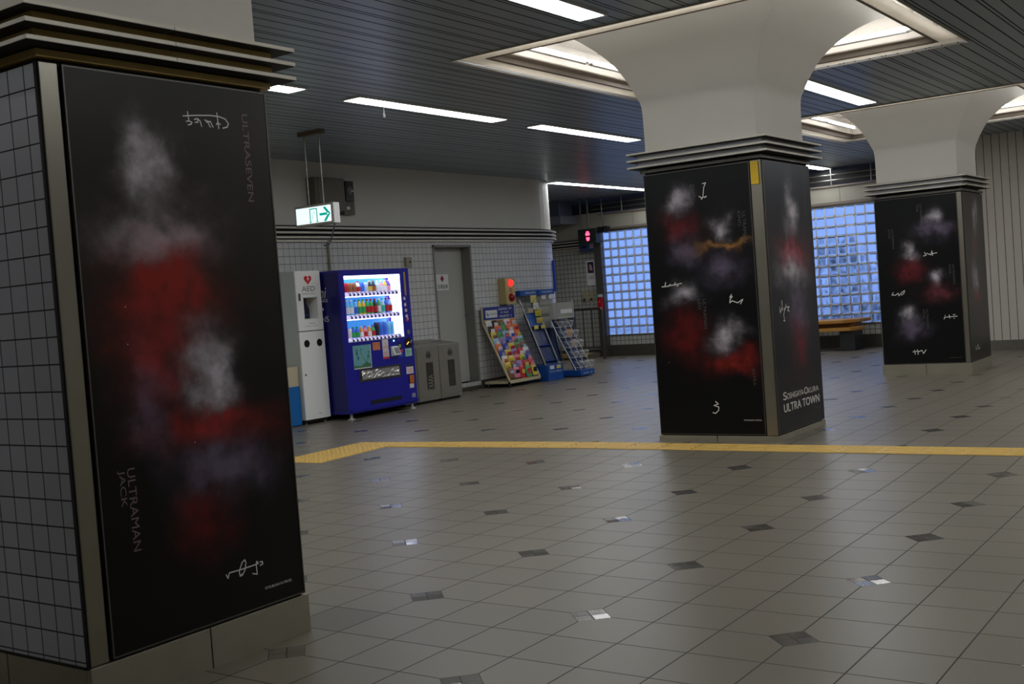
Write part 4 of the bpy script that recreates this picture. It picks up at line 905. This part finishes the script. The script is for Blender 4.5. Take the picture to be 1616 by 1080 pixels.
rows = [(SH[0], 'top', [('can', 'red', 'red')]*2+[('can', 'brown', 'white')]*2+[('short', 'white', 'red'), ('can', 'blue', 'white'), ('can', 'pale', 'blue'), ('short', 'black', 'yellow'), ('short', 'black', 'brown'), ('short', 'pale', 'white'), ('short', 'pink', 'white'), ('short', 'yellow', 'white'), ('short', 'purple', 'pink')]),
        (SH[1], 'middle', [('pet', 'aqua', 'white')]*3+[('pet', 'aqua', 'blue')]+[('pet', 'yellow', 'green')]*2+[('pet', 'green', 'red')]*2+[('pet', 'black', 'red'), ('pet', 'green', 'white'), ('pet', 'pale', 'teal'), ('pet', 'blue', 'red'), ('pet', 'pale', 'red')]),
        (SH[2], 'bottom', [('can', 'red', 'white'), ('can', 'white', 'red')]+[('short', 'blue', 'green')]*2+[('short', 'orange', 'white'), ('short', 'pink', 'red'), ('short', 'orange', 'white'), ('short', 'green', 'red'), ('slim', 'black', 'white'), ('slim', 'blue', 'white'), ('slim', 'blue', 'white'), ('slim', 'aqua', 'yellow'), ('slim', 'aqua', 'yellow')])]
ORD = ['first', 'second', 'third', 'fourth', 'fifth', 'sixth', 'seventh', 'eighth', 'ninth', 'tenth', 'eleventh', 'twelfth', 'thirteenth']
for z, nm, items in rows:
    for i, (kd, bc, cc) in enumerate(items):
        bottle(wx0+.055+i*.0745, z, kd, DR[bc], DR[cc], ('%s %s on the %s shelf of the vending machine, %s from the left' % (bc, 'can' if kd in ('can', 'slim') else 'bottle', nm, ORD[i]), 'drink', 'drinks on display in the vending machine'))

# ------------------------------------------------------------------ AED stand and the cream and blue cabinet
aw = mat('aed_white', rgb(240, 239, 235), .35); side = mat('aed_side', rgb(196, 204, 198), .4)
AX0, AX1, AY, AY1 = 9.93, 10.36, 10.2, 10.70
A = thing('aed_cabinet', ((AX0+AX1)/2, AY, 0), 'tall white AED cabinet with a red heart, left of the blue machine', 'AED cabinet')
mb = MB(); zc0, zc1, xa, xb = 1.315, 1.575, 10.045, 10.285
mb.box(AX0+.01, AX1, AY+.02, AY1, .06, zc0).box(AX0+.01, AX1, AY+.02, AY1, zc1, 1.91).box(AX0+.01, xa, AY+.02, AY1, zc0, zc1).box(xb, AX1, AY+.02, AY1, zc0, zc1).box(xa, xb, AY+.2, AY1, zc0, zc1)
mb.build('body', aw, A)
MB().box(AX0, AX0+.01, AY+.03, AY1, .06, 1.905).build('side_panel', side, A)
mb = MB(); mb.box(AX0, AX1, AY, AY+.02, 1.165, zc0).box(AX0, AX1, AY, AY+.02, zc1, 1.905).box(AX0, xa, AY, AY+.02, zc0, zc1).box(xb, AX1, AY, AY+.02, zc0, zc1)
dr = mb.build('upper_door', aw, A); MB().box(xa-.008, xb+.008, AY-.003, AY, zc1, zc1+.008).box(xa-.008, xb+.008, AY-.003, AY, zc0-.008, zc0).build('window_trim', side, dr)
MB().box(AX0, AX1, AY, AY+.02, .06, 1.155).build('lower_door', aw, A)
MB().box(AX0+.002, AX1-.002, AY+.002, AY+.02, 1.153, 1.167).build('door_gap', dark, A)
MB().box(xa, xb, AY+.195, AY+.2, zc0, zc1).build('compartment_back', mat('beige_back', rgb(110, 96, 84), .6), A)
df = thing('defibrillator', (10.12, AY+.1, zc0), 'dark blue defibrillator pack inside the AED cabinet window', 'defibrillator')
MB().prism([(xa+.01, AY+.06, zc0), (xa+.15, AY+.06, zc0), (xa+.15, AY+.06, zc0+.12), (xa+.08, AY+.06, zc1-.04), (xa+.01, AY+.06, zc1-.02)], (0, .1, 0)).build('case', mat('pack_navy', rgb(16, 18, 44), .5), df, .004); ticks((xa+.05, AY+.058, zc0+.03), X_, Z_, .09, .03, 'print', st_b, df, 1)
hb = MB(); cx, cz = 10.145, 1.80; pts = []
for k in range(24):
    a = 2*math.pi*k/24; pts.append((cx+.065*math.sin(a)**3*1.0, AY-.002, cz+.004*(13*math.cos(a)-5*math.cos(2*a)-2*math.cos(3*a)-math.cos(4*a))))
hb.face(pts[::-1]); hb = hb.build('heart_mark', mat('heart_red', rgb(205, 24, 30), .4), A)
MB().face([(cx-.02, AY-.003, cz+.0), (cx+.0, AY-.003, cz+.0), (cx-.01, AY-.003, cz-.03), (cx+.03, AY-.003, cz+.02), (cx+.008, AY-.003, cz+.02), (cx+.02, AY-.003, cz+.045)]).build('bolt_mark', white_pl, hb)
text('AED', (10.03, AY-.001, 1.655), X_, Z_, .225, .062, 'lettering', mat('aed_grey', rgb(105, 108, 112), .5), A)
ticks((10.03, AY-.001, 1.615), X_, Z_, .23, .018, 'small_print', MATS['aed_grey'], A); ticks((10.09, AY-.001, 1.245), X_, Z_, .14, .016, 'small_print', MATS['aed_grey'], A, seed=2); ticks((10.04, AY-.001, 1.215), X_, Z_, .24, .012, 'small_print', MATS['aed_grey'], A, seed=3)
MB().box(9.965, 9.985, AY-.02, AY, 1.54, 1.63).build('door_handle', steel_dark, A, .003)
for xx in (10.045, 10.265): MB().tube((xx, AY-.003, 1.005), (xx, AY+.001, 1.005), .047, 20).build('round_opening', black, A)
MB().tube((9.985, AY-.003, .62), (9.985, AY, .62), .013, 10).build('lock', steel_dark, A); ticks((10.16, AY-.002, .115), X_, Z_, .055, .018, 'maker_plate', black, A)
for xx in (AX0+.05, AX1-.05): MB().tube((xx, AY+.06, 0), (xx, AY+.06, .06), .02, 8).build('foot', steel, A)
MB().box(AX0+.02, AX1-.02, AY+.04, AY1-.05, .02, .062).build('base', dark, A)
cream = mat('cream_laminate', rgb(196, 184, 156), .5); bl = mat('bright_blue_laminate', rgb(16, 104, 176), .45)
B = thing('low_cabinet', (9.55, 10.25, 0), 'low cabinet, cream above and bright blue below, half behind the nearest pillar', 'cabinet')
MB().box(9.1, 9.915, 10.26, 10.70, .49, .735).build('cream_top', cream, B, .004); MB().box(9.1, 9.915, 10.255, 10.70, .01, .49).build('blue_base', bl, B, .003)
pp = thing('small_plant', (9.45, 10.42, .735), 'small green plant on the cream cabinet by the nearest pillar', 'plant')
MB().lathe((9.50, 10.42, .735), [(.05, 0), (.07, .07)], 12).build('pot', mat('pot_grey', rgb(70, 72, 70), .5), pp)
mb = MB(); rd = random.Random(3)
for k in range(34):
    a = rd.random()*6.28; l = rd.uniform(.08, .17); c0 = Vector((9.50, 10.42, .80)); d1 = Vector((math.cos(a), math.sin(a), rd.uniform(.0, .9))).normalized(); s1 = d1.cross(Z_).normalized()
    mb.face([c0, c0+d1*l*.55+s1*.018, c0+d1*l, c0+d1*l*.55-s1*.018])
mb.build('leaves', mat('plant_green', rgb(46, 84, 60), .5), pp)

# ------------------------------------------------------------------ waste bins
bin_m = mat('bin_steel', rgb(150, 145, 134), .4, .6, noise=.15, nscale=5); glass_d = mat('bin_window', rgb(60, 58, 52), .15, noise=.5, nscale=18)
def bin_(x0, x1, label, win, full):
    y0, y1, z0, z1 = 10.15, 10.68, .035, .80; t = thing('waste_bin', ((x0+x1)/2, y0, 0), label, 'waste bin', 'stainless steel waste bins by the grey door')
    MB().prism([(x0, y0, z0), (x0, y1, z0), (x0, y1, z1+.075), (x0, y0, z1)], (x1-x0, 0, 0)).build('body', bin_m, t, .004)
    MB().box(x0+.004, x0+.03, y0-.006, y0, z0, z1-.02).build('edge_strip', mat('strip_light', rgb(150, 146, 130), .4, .6), t)
    if win:
        cx = (x0+x1)/2+.03
        MB().box(cx-.075, cx+.075, y0-.004, y0, .19, .57).build('front_window', glass_d, t)
        mb = MB()
        for i in range(2):
            a = cx-.04+i*.05; mb.prism([(a-.03, y0-.001, .66), (a+.005, y0-.001, .62), (a+.04, y0-.001, .67), (a+.005, y0-.001, .74)], (0, -.002, 0))
        mb.build('emblem', steel_dark, t)
        if full:
            mb = MB()
            for k in range(9): a = .20+k*.022; mb.tube((cx-.06+.01*(k % 3), y0-.0045, a), (cx+.05-.01*(k % 2), y0-.0045, a+.03*((k % 2)*2-1)), .006, 5)
            mb.build('clear_bag', mat('bag_pale', rgb(130, 126, 108), .4), t)
    else: cx = (x0+x1)/2
    f = lambda y: z1+.075*(y-y0)/(y1-y0)+.002
    mb = MB(); n = 14; r = min(.1, (x1-x0)*.35)
    mb.face([(cx+r*math.cos(2*math.pi*k/n), 10.40+.055*math.sin(2*math.pi*k/n), f(10.40+.055*math.sin(2*math.pi*k/n))) for k in range(n)]) if full or not win else mb.face([(cx-.12, 10.37, f(10.37)), (cx+.12, 10.37, f(10.37)), (cx+.12, 10.43, f(10.43)), (cx-.12, 10.43, f(10.43))])
    mb.build('opening', black if full or not win else mat('opening_navy', rgb(24, 26, 60), .4), t)
    MB().box(x0+.02, x1-.02, y0+.03, y1-.02, 0, .04).build('base', dark, t)
bin_(11.765, 12.055, 'narrow steel bin partly behind the vending machine', False, True)
bin_(12.06, 12.545, 'steel waste bin with rubbish showing in its window, middle of the row', True, True)
bin_(12.55, 13.04, 'steel waste bin with a dark slot, nearest the grey door', True, False)

# ------------------------------------------------------------------ alarm box
c = thing('alarm_box', (15.05, YW-.06, 1.3), 'beige alarm box with two red lamps above the snack rack', 'alarm')
beige = mat('alarm_beige', rgb(186, 168, 118), .5)
MB().box(14.95, 15.22, YW-.15, YW, 1.29, 1.715).build('case', beige, c, .006)
rl = mat('lamp_red', rgb(150, 16, 20), .2); MB().ball((15.09, YW-.15, 1.635), .055, 0, 14).build('lit_red_lamp', mat('lamp_red_lit', rgb(230, 20, 20), .2, emit=(1, .02, .02), es=1.6), c)
o = MB().ball((15.09, YW-.15, 1.40), .068, 0, 14).build('red_lamp', rl, c)
mb = MB()
for i in range(5): mb.box(15.05, 15.13, YW-.152, YW-.15, 1.49+i*.014, 1.495+i*.014)
mb.build('speaker_slots', dark, c)

# ------------------------------------------------------------------ snack rack
rk = mat('rack_beige', rgb(190, 180, 146), .5)
RX0, RX1, RY0, RY1 = 14.36, 15.20, 10.22, 10.70
R = thing('snack_rack', ((RX0+RX1)/2, RY0, 0), 'beige slanted rack full of bagged snacks below the alarm box', 'rack')
for x in (RX0, RX1):
    MB().path([(x, RY1-.03, 1.28), (x, RY1-.03, 1.02), (x, RY0+.01, .10), (x, RY0+.01, .07)], .019, 8).build('side_rail', rk, R)
    for y in (RY0+.02, RY1-.05): MB().ball((x, y, .03), .03, 0, 10).build('caster', black, R)
mb = MB(); mb.box(RX0-.02, RX1+.02, RY0, RY0+.03, .06, .11).box(RX0-.02, RX0+.015, RY0, RY1, .06, .10).box(RX1-.015, RX1+.02, RY0, RY1, .06, .10).box(RX0, RX1, RY1-.03, RY1, .06, .10).box(RX0, RX1, RY0+.03, RY1-.03, .062, .07); mb.build('base_frame', rk, R)
sg = MB().box(RX0, RX1, RY1-.06, RY1-.03, 1.07, 1.27).build('sign_board', mat('sign_blue', rgb(34, 48, 130), .45), R); MB().box(RX0-.01, RX1+.01, RY1-.07, RY1-.03, 1.03, 1.07).build('sign_rail', rk, R)
MB().box(RX0+.05, RX0+.36, RY1-.063, RY1-.06, 1.10, 1.22).build('white_field', white_pl, sg); MB().prism([(RX0+.07, RY1-.064, 1.19), (RX0+.10, RY1-.064, 1.12), (RX0+.13, RY1-.064, 1.14), (RX0+.10, RY1-.064, 1.17)], (0, -.001, 0)).build('emblem', mat('emblem_teal', rgb(30, 90, 110), .5), sg)
ticks((RX0+.14, RY1-.064, 1.14), X_, Z_, .20, .035, 'print', MATS['aed_grey'], sg); ticks((RX0+.40, RY1-.061, 1.205), X_, Z_, .38, .045, 'print', white_pl, sg, seed=4); ticks((RX0+.46, RY1-.061, 1.15), X_, Z_, .22, .04, 'print', white_pl, sg, seed=5); ticks((RX0+.42, RY1-.061, 1.085), X_, Z_, .36, .05, 'print', white_pl, sg, seed=6)
for j in range(6):   # hanging rails between the two side rails
    k = (j+.5)/6; y = RY0+.02+(RY1-.05-RY0)*k; z = .12+.90*k
    MB().tube((RX0, y+.03, z), (RX1, y+.03, z), .008, 6).build('cross_bar', steel, R)
rd = random.Random(11)
snack_cols = [('white', (225, 220, 215)), ('red', (190, 40, 50)), ('yellow', (215, 190, 70)), ('pink', (220, 130, 150)), ('green', (90, 150, 90)), ('blue', (40, 70, 170)), ('orange', (225, 110, 50)), ('black', (36, 28, 30)), ('brown', (140, 90, 60)), ('lilac', (150, 130, 190)), ('pale blue', (150, 190, 220))]
bycol = [[0, 7, 8, 0, 6], [7, 6, 4, 6, 6], [2, 4, 10, 0, 6], [10, 9, 5, 3, 10], [6, 5, 2, 4, 8], [5, 2, 9, 1, 0], [0, 2, 3, 2, 5], [2, 8, 9, 1, 1], [8, 3, 1, 4, 2]]
lv = ['bottom', 'second from bottom', 'third from bottom', 'fourth from bottom', 'fifth from bottom', 'fourth from top', 'third from top', 'second from top', 'top']
for r in range(9):
    k = (8-r+.4)/9; yb = RY0+.03+(RY1-.09-RY0)*k; zt = .17+.86*k+.09
    for cidx in range(5):
        nm, cc = snack_cols[bycol[r][cidx]]; x = RX0+.09+cidx*.165+rd.uniform(-.012, .012); w_, h_ = rd.uniform(.135, .17), rd.uniform(.15, .20)
        base = mat('pack_'+nm.replace(' ', '_'), rgb(*cc), .35)
        t = thing('snack_bag', (x, yb, zt-h_), '%s snack bag, %s row of the beige rack, %s from the left' % (nm, lv[8-r], ORD[cidx]), 'snack bag', 'bagged snacks on the beige rack')
        tl = rd.uniform(-.06, .06); vs = []; n = 5
        for sgn in (1, -1):
            for j in range(n+1):
                for i in range(n+1):
                    u, v = i/n-.5, j/n; bulge = .020*(1-(2*u)**2)*(math.sin(math.pi*v)**.5 if 0 < v < 1 else 0)
                    vs.append((x+u*w_+tl*(v-.5)*h_, yb-sgn*bulge+(v-.5)*.04, zt-h_+v*h_))
        m_ = n+1; f = []
        for s_ in (0, 1):
            for j in range(n):
                for i in range(n):
                    q = (s_*m_*m_+j*m_+i, s_*m_*m_+j*m_+i+1, s_*m_*m_+(j+1)*m_+i+1, s_*m_*m_+(j+1)*m_+i); f.append(q if s_ == 0 else q[::-1])
        MB().idx(vs, f, 0, True).build('bag', base, t)
        c2 = snack_cols[(bycol[r][cidx]*3+r+cidx) % 11]; ang = rd.uniform(-.3, .3)
        mb = MB(); a0, a1, b0, b1 = x-w_*.34, x+w_*.3, zt-h_*rd.uniform(.55, .7), zt-h_*.25
        mb.face([(a0, yb-.0245, b0), (a1, yb-.0245, b0+.02*ang), (a1, yb-.0225, b1), (a0, yb-.0225, b1-.02*ang)]); mb.build('printed_label', mat('pack_'+c2[0].replace(' ', '_'), rgb(*c2[1]), .35), t)
        ticks((a0+.01, yb-.0265, b0+.012), X_, Z_, w_*.5, .03, 'print', white_ink if cc[0] < 200 else black, t, 1, .8, r*7+cidx)

# ------------------------------------------------------------------ blue leaflet racks
lb = mat('leaflet_blue', rgb(22, 76, 156), .4); lbd = mat('leaflet_blue_dark', rgb(16, 34, 84), .3); ypl = mat('tag_yellow', rgb(214, 196, 96), .5); clear = mat('clear_acrylic', rgb(188, 186, 172), .15, alpha=.45)
def leaflet_rack(x0, x1, label, y0=10.12, y1=10.70, kind=0):
    t = thing('leaflet_rack', ((x0+x1)/2, y0, 0), label, 'leaflet rack', 'blue leaflet racks right of the snack rack')
    sl = lambda k: (y0+.06+(y1-.12-y0)*k, .26+(1.42-.26)*k)      # front line from base to header
    for x in (x0+.02, x1-.02):
        ya, za = sl(0); yb, zb = sl(1); MB().tube((x, ya, za), (x, yb, zb), .014, 8).build('side_rail', steel, t)
    hd = MB().box(x0-.03, x1+.03, y1-.16, y1-.04, 1.41, 1.50).build('header', lb, t, .004); ticks((x0+.08, y1-.161, 1.435), X_, Z_, x1-x0-.1, .04, 'print', white_pl, hd, seed=int(x0*10))
    bs = MB().box(x0-.005, x1+.005, y0, y1-.02, .0, .26 if kind == 0 else .10).build('base_box', lb, t, .006)
    ticks((x0+.04, y0-.001, .135 if kind == 0 else .035), X_, Z_, x1-x0-.08, .028, 'print', white_pl, bs, seed=8)
    mb = MB(); ya, za = sl(0); yb, zb = sl(.72 if kind == 0 else .5); mb.prism([(x0+.03, ya+.02, za), (x0+.03, yb+.02, zb), (x0+.03, yb+.045, zb), (x0+.03, ya+.045, za)], (x1-x0-.06, 0, 0)); mb.build('back_panel', lbd, t)
    if kind == 0:
        ya, za = sl(.55); yb, zb = sl(.74); MB().prism([(x0+.03, ya, za), (x0+.03, yb, zb), (x0+.03, yb+.03, zb), (x0+.03, ya+.03, za)], (x1-x0-.06, 0, 0)).build('upper_pocket', lb, t)
        for k in (.05, .27, .54):
            y, z = sl(k); MB().box(x0+.02, x1-.02, y-.03, y+.04, z, z+.008).build('shelf', lb, t)
        y, z = sl(.2); xm = (x0+x1)/2; ya, za = sl(.04); yb, zb = sl(.53); MB().tube((xm, ya, za), (xm, yb, zb), .004, 5).build('divider', lb, t)
        for xx in (x0+.05, xm+.03):
            MB().box(xx, xx+.12, y0-.006, y0, .19, .245).build('price_tag', ypl if xx > xm else white_pl, t)
            y, z = sl(.52); MB().box(xx+.02, xx+.14, y-.04, y-.035, z-.01, z+.05).build('price_tag', ypl, t)
    else:
        for k in (.80, .93):
            y, z = sl(k); MB().box(x0+.02, x1-.02, y-.07, y-.065, z-.10, z+.02).build('acrylic_pocket', clear, t)
        for xx in (x0+.05, x0+.27): MB().box(xx, xx+.13, y1-.17, y1-.165, 1.335, 1.395).build('tag', white_pl, t)
        MB().box(x0+.03, x1-.03, y1-.09, y1-.08, .75, 1.40).build('white_back', mat('rack_white', rgb(176, 176, 168), .5), t)
    return t
L1 = leaflet_rack(15.30, 15.74, 'blue leaflet rack with yellow tags next to the snack rack')
L2 = leaflet_rack(15.82, 16.26, 'blue-topped rack with clear pockets behind the wire rack', y0=10.37, kind=1)
# leaflets in the first rack
for k, (dx, cc, nm, w_, h_) in enumerate(((.15, (214, 200, 120), 'pale yellow', .17, .12), (.17, (225, 222, 210), 'white and purple', .15, .11), (.17, (205, 196, 60), 'bright yellow', .17, .10), (.15, (214, 190, 80), 'mustard', .17, .09), (-.03, (206, 186, 150), 'cream', .13, .07))):
    z = 1.29-.115*k if k < 4 else 1.13; y = 10.52-.03*k if k < 4 else 10.46
    t = thing('leaflet', (15.38+dx+w_/2, y, z), '%s leaflet in the upper part of the first blue rack' % nm, 'leaflet', 'leaflets in the first blue rack')
    MB().box(15.38+dx, 15.38+dx+w_, y, y+.006, z, z+h_).build('sheet', mat('leaflet_%d' % k, rgb(*cc), .5, noise=.1, nscale=30), t)
    ticks((15.39+dx, y-.001, z+.01), X_, Z_, w_-.02, h_*.6, 'print', black if k != 2 else gr, t, 2, .7, k)
# wire rack
wr = mat('white_wire', rgb(205, 205, 205), .35, .3)
Wt = thing('wire_rack', (16.25, 10.0, 0), 'white wire leaflet rack on a low blue base, rightmost of the racks', 'wire rack')
wb = MB().box(15.98, 16.42, 9.93, 10.35, .015, .11).build('base_box', lb, Wt, .005); ticks((16.06, 9.929, .04), X_, Z_, .3, .035, 'print', white_pl, wb, seed=12)
sl2 = lambda k: (9.99+.38*k, .12+.86*k)
for x in (15.93, 16.10, 16.27, 16.44):
    ya, za = sl2(0); yb, zb = sl2(1); MB().tube((x, ya, za), (x-.10, yb, zb), .009, 6).build('upright', wr, Wt)
for r in range(5):
    y, z = sl2(.05+r*.2); sx = -.10*(.05+r*.2)
    for c_ in range(3):
        x = 15.95+c_*.165+sx; mb = MB()
        mb.path([(x, y, z+.10), (x, y-.09, z+.08), (x+.13, y-.09, z+.08), (x+.13, y, z+.10)], .006, 5); mb.path([(x, y, z), (x+.02, y-.07, z-.01), (x+.11, y-.07, z-.01), (x+.13, y, z)], .006, 5)
        for u in (0, .045, .09, .13): mb.tube((x+u, y-.09, z+.08), (x+.02+u*.7, y-.07, z-.01), .005, 5)
        mb.tube((x, y, z+.10), (x+.13, y-.03, z), .005, 5)
        mb.build('wire_pocket', wr, Wt)
ya, za = sl2(0); yb, zb = sl2(1); MB().prism([(15.98, ya+.05, za), (15.98, yb+.05, zb), (15.98, yb+.07, zb), (15.98, ya+.07, za)], (.4, 0, 0)).build('back_panel', lbd, Wt)
for r, cc, c_ in ((3, (214, 150, 80), 1), (2, (200, 170, 160), 1)):
    y, z = sl2(.05+r*.2); t = thing('leaflet', (16.1, y-.03, z), '%s leaflet in the %s wire pockets' % (('orange', 'upper') if r == 3 else ('pale pink', 'middle')), 'leaflet', 'leaflets in the wire rack')
    MB().box(16.06, 16.19, y-.05, y-.045, z+.0, z+.12).build('sheet', mat('leaflet_w%d' % r, rgb(*cc), .5), t)
ac = MB(); ac.box(15.80, 16.30, 10.20, 10.205, .98, 1.26).box(15.80, 15.805, 10.205, 10.36, .98, 1.26).box(16.295, 16.30, 10.205, 10.36, .98, 1.26).box(15.80, 16.30, 10.20, 10.36, .98, .99); ac.build('acrylic_holder', clear, Wt)
MB().box(15.90, 16.26, 10.19, 10.195, 1.07, 1.14).build('white_card', white_pl, Wt); MB().path([(15.80, 10.19, 1.0), (16.3, 10.19, 1.0), (16.3, 10.19, 1.24), (16.26, 10.19, 1.28)], .008, 6).build('acrylic_edge', wr, Wt)

# ------------------------------------------------------------------ far corner: lit sign, camera, rail, step, notices
S = thing('led_sign', (20.55, 12.35, 2.45), 'black sign box with a red lit symbol hung in the far corner', 'sign')
a = at_x(911.5, 363, 20.55); b = at_x(941, 383, 20.55)
MB().box(20.55, 20.75, b.y, a.y, b.z, a.z).build('case', mat('sign_dark', rgb(34, 40, 38), .4), S, .004)
ledr = mat('led_red', rgb(230, 30, 60), .4, emit=(1., .05, .12), es=3.5); cy_ = at_x(927.5, 372, 20.55).y; cz_ = (a.z+b.z)/2
mb = MB(); q = lambda u, v: (20.546, cy_-u*.052, cz_+v*.10)
mb.face([q(-.5, 1), q(.5, 1), q(.75, .7), q(-.75, .7)]); mb.face([q(-.95, .62), q(.95, .62), q(.95, .12), q(-.95, .12)]); mb.face([q(-.8, -.25), q(.8, -.25), q(.7, -.75), q(.4, -1), q(-.4, -1), q(-.7, -.75)]); mb.build('red_symbol', ledr, S)
for py in (916, 927.5):
    p = at_x(py, 345, 20.62); MB().tube((20.62, p.y, a.z), (20.62, p.y, ZC), .02, 8).build('rod', steel_dark, S)
c = thing('security_camera', (20.7, 11.7, 2.65), 'black security camera beside the red lit sign', 'camera')
p = at_x(945, 366, 20.7); p.y -= .10; MB().box(20.62, 20.74, p.y-.16, p.y+.10, p.z-.02, p.z+.10).build('body', black, c, .01); MB().tube((20.62, p.y-.10, p.z+.03), (20.56, p.y-.16, p.z+.01), .05, 12).build('lens', black, c); MB().tube((20.7, p.y, p.z+.1), (20.7, p.y, ZC), .014, 8).build('bracket', steel_dark, c)
c = thing('metal_post', (20.85, 12.33, 0), 'tall dull metal post at the left edge of the glass blocks', 'post')
MB().box(20.86, 20.995, 12.25, 12.42, 0, 2.70).build('post', steel_dark, c, .004)
c = thing('fire_call_box', (20.86, 12.32, 1.05), 'small red fire call box on the metal post', 'fire call box')
a = at_x(964, 475, 20.80); b = at_x(970, 493, 20.80); MB().box(20.80, 20.86, 12.28, 12.39, 1.0, 1.26).build('case', mat('fire_red', rgb(170, 24, 34), .35), c, .004)
MB().ball((20.79, 12.335, 1.18), .022).build('button', st_r, c); MB().box(20.82, 20.86, 12.29, 12.38, 1.28, 1.34).build('lamp', mat('clear_lamp', rgb(180, 190, 190), .1), c)
c = thing('notice', (XF-.01, 12.65, 1.55), 'white notice with a dark purple picture on the far tiled wall', 'notice')
a = at_x(925, 412, XF); b = at_x(941, 450, XF)
MB().box(XF-.012, XF, b.y, a.y, b.z, a.z).build('sheet', white_pl, c); MB().box(XF-.015, XF-.012, b.y+.03, a.y-.03, a.z-.27, a.z-.03).build('picture', mat('purple_dark', rgb(38, 22, 62), .4), c)
mb = MB()
ym = (a.y+b.y)/2; mb.face([(XF-.016, ym+.03, a.z-.20), (XF-.016, ym-.05, a.z-.22), (XF-.016, ym-.03, a.z-.10), (XF-.016, ym+.03, a.z-.07)]); mb.build('picture_figure', mat('flesh_print', rgb(190, 150, 150), .5), c)
ticks((XF-.0125, a.y-.04, b.z+.13), nY, Z_, a.y-b.y-.07, .08, 'print', black, c, 2)
for i, yv in enumerate((12.62, 12.80)):
    c = thing('wall_holder', (XF-.03, yv, 1.1), '%s of two small cream holders on the far tiles under the notice' % ('right' if i == 0 else 'left'), 'holder', 'small holders on the far tiles')
    MB().box(XF-.04, XF, yv-.05, yv+.05, 1.20, 1.44).build('plate', mat('holder_cream', rgb(156, 148, 118), .5), c, .004); MB().box(XF-.06, XF-.04, yv-.02, yv+.02, 1.22, 1.27).build('catch', dark, c)
# blue notice plates on the far cornice
for i, (px, w2) in enumerate(((926, .36),)):
    p = at_x(px, 396, XF-.09); c = thing('wall_board', (XF-.1, p.y, p.z), 'blue panel with dark slots fixed across the far cornice', 'board')
    MB().box(XF-.13, XF-.10, p.y-.22, p.y+.16, 2.27, 2.56).build('plate', mat('panel_blue', rgb(66, 82, 130), .45), c); MB().box(XF-.133, XF-.13, p.y-.02, p.y+.10, 2.46, 2.50).box(XF-.133, XF-.13, p.y-.02, p.y+.10, 2.35, 2.39).build('slot', dark, c); MB().box(XF-.134, XF-.13, p.y-.20, p.y-.10, 2.33, 2.52).build('white_plate', mat('pale_lilac', rgb(170, 174, 198), .5), c)
# handrail
rl_ = mat('rail_steel', rgb(92, 88, 82), .3, .8)
Rr = thing('handrail', (20., 12.3, 0), 'steel handrail in front of the far tiled corner', 'handrail')
a = at_x(903, 489.5, 20.2); b = at_x(949, 487, 20.2); zt = (a.z+b.z)/2
MB().path([(20.2, a.y, 0), (20.2, a.y, zt), (20.2, b.y+.02, zt), (20.2, b.y, zt-.03), (20.2, b.y, 0)], .028, 10).build('frame_tube', rl_, Rr)
MB().tube((20.2, a.y, .24), (20.2, b.y, .24), .018, 8).build('lower_bar', rl_, Rr)
for k in (.36, .66): MB().tube((20.2, a.y+(b.y-a.y)*k, .24), (20.2, a.y+(b.y-a.y)*k, zt), .016, 8).build('bar', rl_, Rr)
MB().box(20.13, 20.27, a.y-.03, a.y+.10, 0, zt+.02).build('end_post', steel_dark, Rr)
st = thing('step', (20.5, 12.5, 0), 'low step with a yellow front edge below the far handrail', 'step')
MB().box(20.34, 20.98, 12.46, 14.9, 0, .10).build('platform', mat('step_grey', rgb(96, 90, 80), .6), st); MB().box(20.30, 20.62, 12.45, 14.9, .10, .108).box(20.30, 20.34, 12.45, 14.9, .04, .108).build('yellow_edge', mat('edge_ochre', rgb(190, 150, 80), .5), st)
# duct boxes in the corner
c = thing('ceiling_duct', (20.6, 13.2, 2.8), 'blue-grey ceiling duct box above the far cornice behind the tiled wall end', 'duct')
gb_ = mat('duct_blue_grey', rgb(88, 92, 112), .5); MB().box(20.4, 20.95, 12.95, 14.2, 3.05, ZC).build('upper_box', gb_, c); MB().box(20.3, 20.95, 12.85, 14.2, 2.88, 3.05).build('lower_box', mat('duct_grey', rgb(112, 114, 124), .5), c)
MB().tube((20.28, 13.28, 2.6), (20.28, 13.28, ZC), .012, 6).build('pipe', black, c)
c = thing('blue_edge_strip', (16.7, 10.85, 1.4), 'thin blue upright strip on the rounded end of the tiled wall', 'strip')
a_ = .42; px_, py_ = xc+rc*math.sin(a_), YW+rc-rc*math.cos(a_)
MB().box(px_-.012, px_+.012, py_-.05, py_-.004, 1.45, 2.0).build('strip', mat('strip_blue', rgb(60, 84, 200), .4), c)

# ------------------------------------------------------------------ bench
wood = mat('bench_wood', rgb(196, 142, 64), .45, noise=.12, nscale=7)
Bn = thing('bench', (20.4, 7.6, 0), 'orange wooden bench in front of the glass blocks between the pillars', 'bench')
def slab(x0, x1, y0, y1, z0, z1, name, taper):
    mb = MB(); pts = [(x0, y1, z0), (x0, y0+taper, z0), (x0+(x1-x0)*.35, y0+taper*.25, z0), (x1-(x1-x0)*.2, y0, z0), (x1, y0, z0), (x1, y1, z0)]
    mb.prism(pts, (0, 0, z1-z0)); return mb.build(name, wood, Bn, .008)
slab(20.05, 20.80, 6.60, 9.4, .50, .56, 'seat', .28)
slab(20.02, 20.50, 6.62, 9.4, .36, .42, 'lower_board', .12)
MB().box(20.3, 20.7, 6.75, 9.3, .42, .50).build('bearer', mat('bench_wood_shade', rgb(150, 100, 48), .5), Bn)
for y in (6.86, 9.0): MB().box(20.15, 20.62, y-.15, y+.13, 0, .37).build('leg', mat('bench_leg', rgb(52, 54, 58), .4), Bn, .01)
